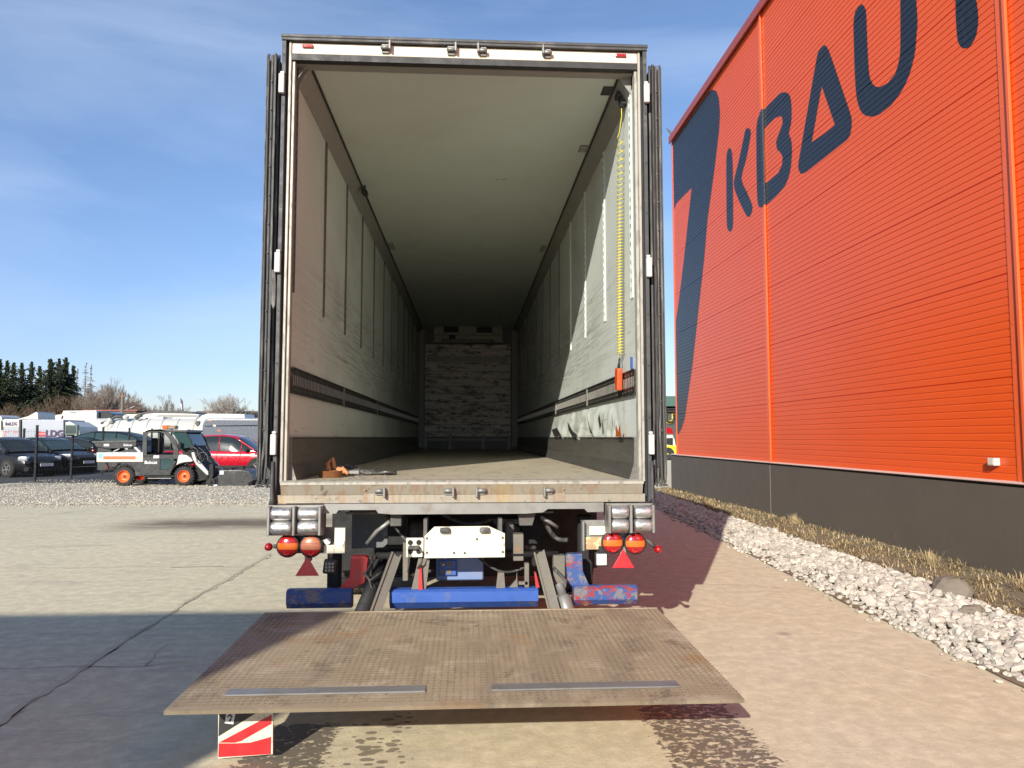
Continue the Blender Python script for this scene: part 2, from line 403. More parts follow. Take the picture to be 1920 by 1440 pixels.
m_refl = M('red_reflector', (.50, .02, .03), .3, var=.1, coat=.4)
m_led = M('sunlit_led_lens', (.75, .76, .74), .15, .2, var=.1, coat=.6)  # white base puts the sun's reflection into the right work lamp
def treadm(name, k):
    n = NT(name); c = n.mix(n.noise(1.6, 7, .6), (.215, .165, .105), (.36, .29, .19))
    c = n.mix(n.math('MULTIPLY', n.rng(n.noise(3.5, 9, .7, (1, 1.6, 1), .6), .50, .66), .6), c, (.42, .355, .255))
    c = n.mix(n.math('MULTIPLY', n.rng(n.noise(4, 9, .78, off=(5, 5, 0)), .52, .66), .8), c, (.13, .10, .07))
    c = n.mix(n.math('MULTIPLY', n.rng(n.noise(11, 8, .8, off=(2, 3, 0)), .60, .68), .7), c, (.50, .44, .34))
    c = n.mix(n.math('MULTIPLY', n.rng(n.noise(1.1, 5, .7, (3, .6, 1)), .52, .62), .35), c, (.15, .12, .085))
    c = n.mix(n.math('MULTIPLY', n.rng(n.noise(2, 7, .7, off=(1, 9, 0)), .55, .68), .8), c, (.28, .17, .08))
    c = n.mix(1.0, c, (k, k, k), 'MULTIPLY')
    return n.done(c, .68, .1, n.bump(n.noise(90, 5, .7), .25, .003))
m_tread = treadm('dusty_tread_plate', 1.12); m_ridge = treadm('dark_tread_ridge', .60)  # ridges share the plate's colour, evenly darkened
m_tyre = M('tyre', (.022, .022, .022), .85, var=.2, bump=.3, bs=30, dirt=(.10, .09, .075), da=.5, ds=6)
m_orange = M('orange_handset', (.55, .075, .015), .45, var=.08)
m_yellow = M('yellow_cable', (.62, .52, .04), .4, var=.05)
m_tan = M('tan_webbing', (.52, .24, .10), .85, var=.2, bump=.3)
# building
def panelm(name, c1):
    n = NT(name); c = n.mix(n.noise(.6, 4), sc(c1, .93), sc(c1, 1.05))
    c = n.mix(n.math('MULTIPLY', n.rng(n.noise(7, 8, .7, (1, 1.5, .5)), .52, .75), .06), c, (.50, .25, .16))
    return n.done(c, .36, 0.0, n.bump(n.noise(1.2, 4, .5, (1, 1, 3)), .08, .03), Specular_IOR_Level=.45)
m_orangep = panelm('orange_metal_panel', (.77, .097, .010))
m_seam = M('orange_flashing', (.78, .12, .03), .35, var=.06)
m_eave = M('eave_flashing', (.34, .055, .035), .4, var=.1)
m_navy = panelm('dark_navy_paint', (.012, .017, .027))
m_plinth = M('taupe_plinth', (.105, .087, .069), .7, var=.12, vs=1.2, bump=.12, bs=25, dirt=(.26, .23, .2), da=.5, ds=5, dst=(1, 1, .5), lo=.66, hi=.75)
m_drip = M('pale_drip_edge', (.62, .48, .42), .5, var=.08)
# vehicles
m_cblk = M('black_car_paint', (.006, .0065, .009), .32, var=.2, coat=.12)
m_cdgr = M('dark_car_paint', (.006, .0075, .0075), .32, var=.2, coat=.12)
m_cred = M('red_car_paint', (.45, .008, .022), .25, var=.06, coat=.8)
m_cwht = M('white_vehicle_paint', (.50, .495, .455), .35, var=.05, dirt=(.5, .46, .38), da=.4, ds=1.5, coat=.3)
m_cgry = M('slate_van_paint', (.10, .115, .14), .3, var=.1, coat=.6)
m_tool = M('dark_grey_machine_paint', (.017, .019, .020), .4, var=.1, dirt=(.14, .13, .11), da=.3, ds=4)
m_glass = NT('dark_glass').done((.02, .026, .028), .07, 0.0)
m_glassl = NT('greenish_glass').done((.03, .06, .062), .07, 0.0)
m_chrome = M('chrome', (.75, .75, .75), .15, 1.0, var=.05)
m_lamp = M('headlamp_glass', (.42, .44, .46), .12, .3, var=.15, vs=25, coat=1)
m_hub = M('orange_hub', (.80, .13, .025), .4, var=.08)
m_stripe = M('orange_decal', (.78, .12, .035), .5, var=.05)
m_decalw = M('white_decal', (.58, .58, .58), .5, var=.02)
m_decalk = M('black_decal', (.02, .02, .02), .5, var=.02)
m_decalp = M('purple_decal', (.05, .02, .09), .5, var=.02)
m_decalr = M('crimson_decal', (.45, .02, .04), .5, var=.02)
m_teal = M('teal_decal', (.15, .5, .5), .5, var=.02)
m_silverp = M('silver_side_panel', (.30, .32, .36), .45, .2, var=.08, vs=2)
m_boxgreen = M('grey_green_box', (.16, .21, .19), .35, var=.2)
m_wood = M('grey_wood', (.17, .13, .10), .9, var=.2)
m_bark = M('bark', (.10, .078, .058), .95, var=.3)
m_twig = M('pale_twigs', (.23, .185, .145), .95, var=.25, vs=.4)
m_twig2 = M('light_twigs', (.36, .31, .26), .95, var=.2, vs=.4)
m_spruce = tinted('spruce_needles', (.010, .018, .008), (.055, .070, .028), .9, 8, 0)
m_brush = M('brown_brush', (.14, .095, .06), .95, var=.35, vs=.5)

# ------------------------------------------------------------------ ground
def sheet(name, xs, ys, m, dz=0.0, fn=None):
    V = []; F = []; h = fn or gz
    for y in ys:
        for x in xs: V.append((x, y, h(x, y) + dz))
    w = len(xs)
    for j in range(len(ys) - 1):
        for i in range(w - 1): F.append((j * w + i, j * w + i + 1, (j + 1) * w + i + 1, (j + 1) * w + i))
    return tag(mesh_np(name, V, F, m), kind='structure')
def frange(a, b, st):
    o = []; 
    while a < b - 1e-6: o.append(a); a += st
    return o + [b]
sheet('ground', [-900, -400, -150, -80, -50, -30] + frange(-20, 0, 1) + [3, 10, 30, 80, 200, 900], [-60, -20, 0, 5] + frange(10, 26, 1) + [32, 45, 70, 120, 250, 500, 1500], m_conc)
# yard joints and cracks, laid as thin dirt-filled strips
def crack(pts, w, name='yard_crack', gaps=False):
    V = []; F = []; P = []
    for a, b in zip(pts, pts[1:]):
        a, b = Vector(a), Vector(b); k = max(2, int((b - a).length / .05))
        for i in range(k):
            q = a.lerp(b, i / k); P.append(q)
    P.append(Vector(pts[-1]))
    for i, p in enumerate(P):
        d = (P[min(i + 1, len(P) - 1)] - P[max(i - 1, 0)]).normalized(); nrm = Vector((-d.y, d.x))
        j = noise.noise(Vector((p.x * 2.2, p.y * 2.2, 3))) * .04 + noise.noise(Vector((p.x * 9, p.y * 9, 1))) * .03; ww = w * (.35 + 1.3 * abs(noise.noise(Vector((p.x * 5, p.y * 5, 8)))))
        for s_ in (-1, 1):
            q = p + nrm * (j + s_ * ww); V.append((q.x, q.y, gz(q.x, q.y) + .004))
        if i and not (gaps and noise.noise(Vector((p.y * 3.3, p.x, 6))) + .6 * noise.noise(Vector((p.y * 13, 1, 2))) > .02): F.append((2 * i - 2, 2 * i - 1, 2 * i + 1, 2 * i))
    tag(mesh_np(name, V, F, m_joint), kind='structure')
m_joint = M('faint_joint', (.50, .43, .31), .95, var=.2, vs=5)
def crack2(pix, w, m_, gaps=False, name='yard_crack'):
    global m_joint
    m_joint = m_; P = []
    for u, v in pix:
        d = sight(u, v); t = -CAMZ / d[2]; P.append((d[0] * t, d[1] * t))
    crack(P, w, name, gaps)
m_faint = m_joint; m_chip = M('joint_chips', (.31, .265, .205), .95, var=.3, vs=9)
J = [(508, 1038), (470, 1062), (400, 1098), (330, 1142), (240, 1196), (150, 1256), (60, 1315), (-60, 1400)]
crack2(J, .03, m_faint, False, 'yard_joint'); crack2([(u + 5, v + 2) for u, v in J], .006, m_chip, True, 'joint_chips')
crack2([(-5, 976), (45, 969), (130, 954), (200, 945)], .014, m_chip); crack2([(318, 1064), (420, 1062)], .016, m_chip, True)
crack2([(-20, 1253), (250, 1250), (388, 1240)], .006, m_chip, True); crack2([(268, 1251), (300, 1222), (322, 1208)], .004, m_chip)
crack2([(-10, 1064), (120, 1066), (300, 1062)], .008, m_faint); crack2([(10, 1026), (240, 1022), (420, 1018)], .010, m_faint, True); crack2([(410, 961), (440, 959)], .02, m_chip)
m_joint = M('joint_dirt_b', (.33, .29, .23), .95, var=.3, vs=9, bump=.3)
crack([(1.9, 7.75), (2.4, 7.58), (3.45, 7.2)], .004)

m_scuff = M('pale_scrape', (.86, .80, .66), .9, var=.1, vs=12)
mj = m_joint; m_joint = m_scuff
crack([(2.52, 5.13), (2.75, 4.86), (2.93, 4.52)], .006, 'pale_scrape'); crack([(2.2, 5.1), (2.35, 4.75), (2.42, 4.4)], .003, 'pale_scrape')
m_joint = mj
# gravel lot with loose stones
sheet('gravel_lot', frange(-17.2, -2.2, .6), [18.5 + .0] + frange(19, 48, 1), m_gravel, .012)
sheet('car_park', [-140, -80, -50, -30, -22, -17.0], frange(20, 48, 2) + [60, 90, 130], m_asph, .020)
sheet('car_park_lane', [-17.0, -12, -8, -5, -2.2], [28.6, 32, 40, 48, 60, 90, 130], m_asph, .020)
ICO = bmesh.new(); bmesh.ops.create_icosphere(ICO, subdivisions=1, radius=1)
icoV = [v.co.copy() for v in ICO.verts]; icoF = [[v.index for v in f.verts] for f in ICO.faces]; ICO.free()
ICO2 = bmesh.new(); bmesh.ops.create_icosphere(ICO2, subdivisions=2, radius=1)
ico2V = [v.co.copy() for v in ICO2.verts]; ico2F = [[v.index for v in f.verts] for f in ICO2.faces]; ICO2.free()
octV = [Vector(p) for p in ((1, 0, 0), (-1, 0, 0), (0, 1, 0), (0, -1, 0), (0, 0, 1))]; octF = [(0, 2, 4), (2, 1, 4), (1, 3, 4), (3, 0, 4)]
def stones(name, spots, m, base=(icoV, icoF), kind='stuff'):
    V = []; F = []; C = []
    for x, y, z, r, t in spots:
        q = Matrix.Rotation(random.uniform(0, 6.28), 3, 'Z') @ Matrix.Rotation(random.uniform(-.5, .5), 3, 'X')
        s3 = Vector((r * random.uniform(.8, 1.35), r * random.uniform(.6, 1.0), r * random.uniform(.45, .8)))
        o = len(V)
        for v in base[0]:
            k = random.uniform(.78, 1.2)
            p = q @ Vector((v.x * s3.x * k, v.y * s3.y * k, v.z * s3.z * k))
            V.append((x + p.x, y + p.y, z + p.z)); C += [t, t, t, 1]
        F += [tuple(o + i for i in f) for f in base[1]]
    return tag(mesh_np(name, V, F, m, colors=C), kind=kind)
sp = []
for _ in range(15000):
    y = 18.5 + 12 * random.random() ** 1.6; x = random.uniform(-16.8, -2.4)
    sp.append((x, y, gz(x, y) + .014, random.uniform(.014, .040), random.random()))
for _ in range(3500):                                     # stones spilled over the lot's near edge
    x = random.uniform(-16, -2.4); y = 18.5 - abs(random.gauss(0, .45)); sp.append((x, y, gz(x, y) + .006, random.uniform(.01, .024), random.random()))
stones('loose_gravel', sp, m_pebble, (octV, octF))

# strip of pale crushed stone and dry grass along the hall
EDGE = [(2.2, 3.28), (4.4, 3.34), (6.9, 3.42), (9.4, 3.58), (16, 3.98), (22, 4.2)]
MID = [(2.2, 4.1), (5.7, 4.30), (7.0, 4.44), (10.3, 4.58), (17.3, 4.76), (22, 4.9)]
def lerpt(T, y):
    if y <= T[0][0]: return T[0][1]
    for (a, p), (b, q) in zip(T, T[1:]):
        if y <= b: return p + (q - p) * (y - a) / (b - a)
    return T[-1][1]
def strip(name, A, B, m, h0, h1, nx=10, ny=90, y0=-1.0, y1=20.6):
    def fn(u, v):
        y = y0 + (y1 - y0) * v; a = A(y); b = B(y); x = a + (b - a) * u
        return (x, y, h0(u) + .035 * noise.noise(Vector((x * 3, y * 3, 1))) * min(1, 4 * u) + .01)
    b = MB(); b.grid(fn, nx, ny); return tag(b.build(name, m), kind='structure')
strip('stone_bed', lambda y: lerpt(EDGE, y) + .05 * noise.noise(Vector((0, y, 0))), lambda y: lerpt(MID, y) + .1, m_soil, lambda u: .0 + .05 * ss(0, .5, u), None)
strip('grass_verge', lambda y: lerpt(MID, y) - .08, lambda y: 5.52, m_soil, lambda u: .045 + .045 * u, None)
sp = []
for _ in range(9500):
    y = 2.3 + 18.2 * random.random() ** 1.25
    a = lerpt(EDGE, y) + .12 * noise.noise(Vector((0, y * 1.7, 0))); b = lerpt(MID, y) + .1 * noise.noise(Vector((5, y * 1.3, 0)))
    u = random.random(); x = a + (b - a) * u
    r = random.uniform(.02, .060) * (1.0 if u > .12 else .6)
    z = .015 + .035 * ss(0, .4, u) + random.choice((0, .012, .03, .045)) * ss(0, .25, u)
    sp.append((x, y, z, r, random.random() ** .7))
for _ in range(260):
    y = random.uniform(2.5, 18); u = random.choice((-1, 1))
    x = (lerpt(EDGE, y) - abs(random.gauss(0, .07))) if u < 0 else lerpt(MID, y) + abs(random.gauss(0, .12))
    sp.append((x, y, .012 if u < 0 else .07, random.uniform(.008, .03), random.random()))
near = [q for q in sp if q[1] < 9]; far = [q for q in sp if q[1] >= 9]
stones('crushed_stone', near + far, m_stone)
# grass: matted straw blades
V = []; F = []; C = []
def blade(x, y, z, ln, w, lean, az, t):
    o = len(V); d = Vector((math.cos(az), math.sin(az), 0)); s_ = Vector((-d.y, d.x, 0)) * w
    p0 = Vector((x, y, z)); p1 = p0 + d * ln * lean * .45 + Vector((0, 0, ln * .6 * (1.15 - lean))); p2 = p0 + d * ln * lean + Vector((0, 0, ln * (1.0 - lean) * .9 + .004))
    V.extend([tuple(p0 - s_), tuple(p0 + s_), tuple(p1 + s_ * .7), tuple(p1 - s_ * .7), tuple(p2)])
    F.extend([(o, o + 1, o + 2, o + 3), (o + 3, o + 2, o + 4)]); C.extend([t, t, t, 1] * 5)
for _ in range(120000):
    y = 2.6 + 17.6 * random.random() ** 1.5
    a = lerpt(MID, y) + .02 + .15 * noise.noise(Vector((2, y * 1.5, 0))); x = random.uniform(a, 5.50)
    cl = noise.noise(Vector((x * 2.5, y * 2.5, 4)))
    if cl < -.5 and random.random() < .75: continue
    u = (x - a) / (5.5 - a)
    tall = random.random() < .045 * (1 + 2.5 * ss(.75, 1, u))
    blade(x, y, .05 + .035 * u, random.uniform(.035, .10) * (1.5 if tall else 1), random.uniform(.0022, .0060) * (1 + y * .07), random.uniform(.3, .7) if tall else random.uniform(.82, 1.08), random.uniform(0, 6.28), min(1, max(0, random.gauss(.55 + cl * .4, .25))))
for cx, cy, k in ((5.30, 11.9, 130), (5.2, 8.2, 60), (5.1, 6.6, 80), (4.95, 15.2, 90)):       # taller tufts
    for _ in range(k):
        az = random.uniform(0, 6.28); rr = random.uniform(0, .12)
        blade(cx + rr * math.cos(az), cy + rr * math.sin(az), .07, random.uniform(.16, .30), .004, random.uniform(.2, .65), az, random.uniform(.5, 1))
tag(mesh_np('dry_grass', V, F, m_grass, colors=C), kind='stuff')
def rock(name, loc, s3, m, label, cat, seed):
    b = MB()
    t = bmesh.new(); bmesh.ops.create_icosphere(t, subdivisions=3, radius=1)
    for v in t.verts:
        k = 1 + .42 * noise.noise(v.co * 1.1 + Vector((seed, 0, 0))) + .10 * noise.noise(v.co * 3.1 + Vector((seed, 4, 0)))
        v.co = Vector((v.co.x * s3[0] * k, v.co.y * s3[1] * k, v.co.z * s3[2] * k))
    b._new(t, False); o = b.build(name, m, None, loc); return tag(o, label, cat)
rock('boulder', (4.38, 6.62, .11), (.17, .15, .13), m_boulder, 'large brown boulder lying between the white stones and the dry grass', 'rock', 2.0)
rock('flat_stone', (4.05, 5.86, .115), (.11, .05, .035), m_boulder, 'flat greenish brown stone lying on top of the white crushed stone', 'stone', 5.0)

# ------------------------------------------------------------------ orange hall on the right
WX = 5.5; Z0 = 1.055; ZT = 9.58; YF = 19.42
hall = thing('warehouse_hall', (WX, YF, 0), 'tall orange metal-clad hall with dark letters on a taupe plinth', 'building')
PT = (ZT - Z0) / 104
RIB = [(0, 0), (.76 * PT, 0), (.83 * PT, .0055), (.92 * PT, .0055)]      # height in the pitch, depth of the groove
def prof():
    o = []
    for k in range(104):
        z = Z0 + k * PT
        deep = 2.0 if k % 13 == 12 else 1.0                  # the joint between two cassettes
        for a, d in RIB: o.append((z + a, d * deep))
    o.append((ZT, 0)); return o
PROF = prof()
seams = [0, -6.18, -12.39, -18.6, -24.8]
for a, b_ in zip(seams, seams[1:]):
    V = []; F = []
    for z, d in PROF:
        V += [(d, a, z), (d, b_, z)]
    for i in range(len(PROF) - 1): F.append((2 * i, 2 * i + 1, 2 * i + 3, 2 * i + 2))
    mesh_np('wall_panel', V, F, m_orangep, hall)
b = MB(); b.box(.03, 26, -24.8, 0, .9, ZT); b.build('wall', m_orangep, hall)
for i, y in enumerate(seams):
    b = MB()
    if i == 0:
        b.box(-.012, .05, -.07, .012, Z0, ZT - .02)
    else:
        b.box(-.010, .012, y, y + .13, Z0, ZT - .02)
        b.box(-.038, -.008, y - .04, y + .005, Z0, ZT - .02, .004)
    z = Z0 + .25
    while i and z < ZT:
        b.cyl((-.010, y + .10, z), (-.0145, y + .10, z), .006, n=6); b.cyl((-.010, y + .20, z), (-.0145, y + .20, z), .006, n=6) if 0 else None
        z += .45
    b.build('flashing', m_seam, hall)
b = MB(); b.box(-.05, 26.1, -24.8, .03, ZT, ZT + .10); b.box(-.08, -.045, -24.8, .05, ZT - .07, ZT + .13, .004); b.build('roof_edge', m_eave, hall)
b = MB(); b.tube([(.02, -.05, ZT + .1), (.0, .02, ZT + .22), (-.05, .1, ZT + .33), (-.11, .15, ZT + .42)], .02, rr=[.045, .04, .03, .008]); b.build('roof_hook', m_under, hall)
pl = []
for a, b_ in zip([.42, -6.2, -12.4, -18.6], [-6.2, -12.4, -18.6, -24.8]):
    q = MB(); q.box(-.045, 26, b_ + .004, a - .004, -.4, 1.0); q.build('plinth', m_plinth, hall)
b = MB()
for y in (-6.2, -12.4, -18.6): b.box(-.046, 0, y - .0045, y + .0045, -.1, .998)
b.build_split('plinth_joint', m_drip, hall)
b = MB(); b.box(-.02, .01, -24.8, .41, 1.0, 1.032); b.build('shadow_line_strip', m_dark, hall)  # dark strip painting in the shadow line beneath the ledge
b = MB(); b.prism([(-.075, 1.034), (.02, 1.034), (.02, 1.062), (-.078, 1.040)], -24.8, .43, 'y'); b.build('drip_edge', m_drip, hall)
b = MB(); b.box(-.075, -.002, -12.02, -11.92, 1.205, 1.285, .006)
jb = b.build('wall_box', m_white, hall)
b = MB(); b.box(-.077, -.0752, -12.005, -11.935, 1.218, 1.272); b.build('box_lid', m_cream, jb)

# lettering: outlines in wall coordinates, sliced so the paint follows the ribs
PX = 1387.0
def wall_pt(u, v):                                      # where the hall's face carries the point, measured from the photo
    yaw, p = R(3.3), R(4.12); a = (u - 960) / PX; c = (720 - v) / PX
    dx = math.sin(yaw) * math.cos(p) + a * math.cos(yaw) - c * math.sin(yaw) * math.sin(p)
    dy = math.cos(yaw) * math.cos(p) - a * math.sin(yaw) - c * math.cos(yaw) * math.sin(p)
    dz = math.sin(p) + c * math.cos(p)
    t = WX / dx; return (dy * t - YF, CAMZ + dz * t)
def zo(x, y): return wall_pt(1240 + x / 2.8235, y / 2.8235)
def smooth(P, n=3):
    o = []
    for i in range(len(P)):
        a, b, c, d = (Vector(P[(i + k) % len(P)]) for k in (-1, 0, 1, 2))
        sharp = (b - a).normalized().dot((c - b).normalized())
        for j in range(n):
            t = j / n
            o.append(tuple(.5 * ((2 * b) + (c - a) * t + (2 * a - 5 * b + 4 * c - d) * t * t + (3 * b - a - 3 * c + d) * t ** 3)))
    return o
def painted(loops, name='sign_letter'):
    V = []; F = []
    def cross(z):
        xs = []
        for lp in loops:
            for (ya, za), (yb, zb) in zip(lp, lp[1:] + lp[:1]):
                if (za <= z) != (zb <= z): xs.append(ya + (yb - ya) * (z - za) / (zb - za))
        return sorted(xs)
    for (za, da), (zb, db) in zip(PROF, PROF[1:]):
        k = 2 if zb - za > .03 else 1
        for i in range(k):
            a = za + (zb - za) * i / k; b = za + (zb - za) * (i + 1) / k
            d0 = da + (db - da) * i / k; d1 = da + (db - da) * (i + 1) / k
            xm = cross((a + b) / 2)
            xa, xb = cross(a + 1e-4), cross(b - 1e-4)
            if len(xa) != len(xm): xa = xm
            if len(xb) != len(xm): xb = xm
            for j in range(0, len(xm) - 1, 2):
                o = len(V); V += [(d0 - .002, xa[j], a), (d0 - .002, xa[j + 1], a), (d1 - .002, xb[j + 1], b), (d1 - .002, xb[j], b)]
                F.append((o, o + 1, o + 2, o + 3))
    return mesh_np(name, V, F, m_navy, hall)
fu = lambda u, v: wall_pt(u, v)
seven = [(-.01, 9.5)] + [zo(*p) for p in ((250, 484), (272, 474), (292, 484), (305, 520), (311, 600), (306, 690), (300, 740), (285, 870), (262, 1040), (245, 1160))] + \
        [fu(*p) for p in ((1321, 480), (1311, 570), (1299, 680), (1289, 750), (1284, 785), (1278, 804), (1272, 814))] + [(-.075, 1.6), (-.075, 4.6)] + \
        [fu(*p) for p in ((1270, 585), (1277, 530), (1283, 480), (1297, 350), (1268, 382))] + [(-.01, 7.6)]
painted([seven], 'painted_emblem')
painted([smooth([zo(*p) for p in ((362, 785), (350, 800), (345, 830), (344, 900), (345, 1100), (347, 1190), (354, 1218), (362, 1224), (372, 1218), (380, 1190), (380, 1100), (379, 900), (376, 830), (371, 795))])])
painted([smooth([zo(*p) for p in ((455, 678), (444, 690), (436, 730), (410, 850), (388, 940), (384, 970), (390, 1008), (415, 1070), (442, 1125), (456, 1147), (470, 1145), (482, 1112), (480, 1080), (450, 1010), (424, 945), (448, 850), (470, 740), (474, 700), (468, 682))], 2)])
bee = [smooth([zo(*p) for p in ((525, 1098), (512, 1080), (506, 1000), (503, 760), (505, 660), (520, 605), (560, 563), (618, 502), (655, 488), (682, 510), (690, 570), (688, 650), (676, 706), (688, 740), (692, 810), (682, 910), (652, 988), (600, 1045), (548, 1092))], 3),
         [zo(*p) for p in ((545, 970), (546, 685), (600, 630), (628, 611), (641, 622), (642, 655), (622, 708), (607, 750), (612, 790), (630, 806), (642, 828), (640, 870), (618, 915), (572, 955))]]
painted(bee)
def inside(y, z):
    c = 0
    for lp in bee:
        for (ya, za), (yb_, zb_) in zip(lp, lp[1:] + lp[:1]):
            if (za <= z) != (zb_ <= z) and ya + (yb_ - ya) * (z - za) / (zb_ - za) < y: c += 1
    return c % 2
b = MB(); y = seams[1]; z = 4.0; st_ = None                # the second letter is painted across the flashing as well
while z < 9.5:
    k = inside(y + .05, z)
    if k and st_ is None: st_ = z
    if not k and st_ is not None:
        b.box(-.013, -.0102, y + .006, y + .131, st_, z); b.box(-.041, -.0382, y - .041, y + .006, st_, z); b.box(-.040, -.008, y - .0425, y - .0402, st_, z); st_ = None
    z += .02
b.build('sign_letter', m_navy, hall)
painted([smooth([zo(*p) for p in ((860, 240), (838, 262), (822, 310), (775, 580), (728, 850), (727, 895), (742, 922), (765, 912), (870, 830), (982, 742), (1003, 700), (1009, 640), (998, 590), (940, 420), (885, 262))], 2),
         [zo(*p) for p in ((795, 762), (850, 458), (919, 660))]])
ztop = zo(1060, 25)[1]; yl, yr = zo(1262, 60)[0], zo(1355, 60)[0]
painted([smooth([zo(*p) for p in ((1060, 25), (1035, 45), (1018, 110), (1020, 240), (1024, 380), (1035, 520), (1062, 596), (1110, 617), (1165, 600), (1235, 535), (1300, 430), (1340, 300), (1352, 180))] +
        [(yr, ztop - .9), (yr + .05, ztop - .25), ((yl + yr) / 2, ztop), (yl - .05, ztop - .25), (yl, ztop - .9)] +
        [zo(*p) for p in ((1266, 200), (1262, 300), (1235, 395), (1185, 450), (1140, 460), (1112, 430), (1099, 370), (1090, 200), (1086, 80), (1078, 40))], 3)])
ta, tb = zo(1558, 60)[0], zo(1676, 60)[0]; bw = .62
painted([smooth([zo(*p) for p in ((1605, 258), (1578, 235), (1566, 190), (1558, 60))] + [(ta, ztop - bw), (ta + .25, ztop - bw), (ta + .4, ztop - bw / 2), (ta + .25, ztop), (tb - .9, ztop), (tb - 1.1, ztop - bw / 2), (tb - .9, ztop - bw), (tb, ztop - bw)] +
        [zo(*p) for p in ((1677, 60), (1678, 120), (1668, 185), (1642, 237))], 3)])

# ------------------------------------------------------------------ the trailer
TX = -.027
tr = thing('refrigerated_trailer', (TX, 5.0, 0), 'dark grey box trailer with open empty cargo hold and rusty lowered tail lift', 'trailer')
HI = 1.185; LN = 12.6; FZ = 1.21; CZ = 4.095
# outer shell
b = MB(); b.box(-1.262, -1.262 + .05, .06, LN + .1, 1.12, 4.235); b.box(1.212, 1.262, .06, LN + .1, 1.12, 4.235); b.box(-1.21, 1.21, LN + .03, LN + .1, 1.12, 4.235)
b.build_split('outer_shell', m_grey, tr)
b = MB(); b.box(-1.272, 1.272, -.035, LN + .1, 4.237, 4.262, .005); b.box(-1.268, 1.268, -.03, .03, 4.222, 4.236); b.build('roof', m_grey, tr)
# side walls
def wall(sign):
    b = MB()
    def fn(u, v):
        y = .045 + (LN - .045) * (u ** 1.6); z = FZ + (CZ - .1 - FZ) * v; x = sign * HI
        if sign > 0:                                      # dented, torn skin near the doors on the right
            k = ss(.25, .8, y) * ss(5.6, 4.0, y) * ss(1.44, 1.52, z) * ss(1.80, 1.70, z)
            x -= k * (.050 * abs(noise.noise(Vector((y * 1.9, z * 4.5, 3)))) + .055 * max(0, noise.noise(Vector((y * 4.5 + z * 5, z * 2, 9)))))
            x -= .002 * noise.noise(Vector((y * 2, z * 2, 1))) * ss(.05, .6, y)
        else:
            x += .003 * noise.noise(Vector((y * 1.5, z * 2, 1))) * ss(.05, .6, y)
        return (x, y, z)
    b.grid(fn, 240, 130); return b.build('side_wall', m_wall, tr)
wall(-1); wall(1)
# tears in the right wall's skin
b = MB()
for pts in (((.62, 1.545), (.68, 1.62), (.70, 1.70), (.66, 1.63)), ((1.6, 1.53), (1.75, 1.60), (1.9, 1.70), (1.82, 1.62), (1.72, 1.54)), ((2.5, 1.52), (2.9, 1.57), (3.3, 1.68), (3.2, 1.58), (2.9, 1.50)), ((3.9, 1.52), (4.3, 1.62), (4.9, 1.60), (4.6, 1.51)), ((1.15, 1.60), (1.22, 1.56), (1.30, 1.66), (1.24, 1.70))):
    b.face([(HI - .055, y, z) for y, z in pts])
b.build_split('skin_tear', m_dark, tr)
b = MB(); b.face([(HI - .058, .33, 1.505), (HI - .058, .53, 1.505), (HI - .058, .50, 1.60), (HI - .058, .43, 1.54), (HI - .058, .36, 1.60)]); b.build('sticker', m_lor, tr)
b = MB(); b.box(HI - .012, HI - .004, .16, .20, 1.985, 2.07); b.build('tag_plate', m_blue, tr)
# ceiling, cove, front wall, floor
b = MB(); b.box(-1.09, 1.09, .05, LN, CZ, CZ + .05); b.build('ceiling', m_ceil, tr)
b = MB()
for s_ in (-1, 1):
    b.prism([(s_ * HI, 3.965), (s_ * HI, CZ + .02), (s_ * 1.098, CZ + .02), (s_ * 1.098, CZ - .008)], .12, LN, 'y')
b.build_split('cove', m_cove, tr)
b = MB()
for s_ in (-1, 1): b.box(s_ * 1.097, s_ * 1.083, .13, LN, CZ - .014, CZ + .02)
b.build_split('ceiling_seam', m_dark, tr)
b = MB(); b.box(-1.20, 1.20, .02, LN + .02, FZ - .05, FZ); b.build('floor', m_floor, tr)
b = MB(); b.box(-1.2, 1.2, LN, LN + .03, FZ, 4.2); b.build('front_wall', m_trackd, tr)
# kick plates, leaning in at the foot
for s_ in (-1, 1):
    b = MB()
    b.prism([(s_ * (HI - .002), FZ + .285), (s_ * (HI - .018), FZ + .28), (s_ * (HI - .022), FZ + .11), (s_ * (HI - .055), FZ + .004), (s_ * (HI - .002), FZ + .004)], .075, LN, 'y')
    b.box(s_ * (HI - .026), s_ * (HI - .004), .075, LN, FZ + .283, FZ + .293)
    b.build('kick_plate', m_kick, tr)
# cargo rails
for s_ in (-1, 1):
    b = MB(); b.box(s_ * (HI - .002), s_ * (HI - .016), .06, LN, 1.80, 1.972, .002)
    b.box(s_ * (HI - .015), s_ * (HI - .022), .06, LN, 1.796, 1.806); b.box(s_ * (HI - .015), s_ * (HI - .022), .06, LN, 1.966, 1.976)
    b.mi = 1; y = .09
    while y < LN - .1:
        b.box(s_ * (HI - .0165), s_ * (HI - .0185), y, y + .016, 1.855, 1.925)
        if int(y / .052) % 2 == 0: b.box(s_ * (HI - .0165), s_ * (HI - .018), y, y + .006, 1.943, 1.949); b.box(s_ * (HI - .0165), s_ * (HI - .018), y, y + .006, 1.825, 1.831)
        y += .052
    b.build('cargo_rail', [m_rail, m_slot], tr)
    # joint clips
    b = MB()
    for y in (2.1, 4.7): b.box(s_ * (HI - .017), s_ * (HI - .024), y, y + .035, 1.80, 1.97)
    b.build_split('rail_joint', m_gal, tr)
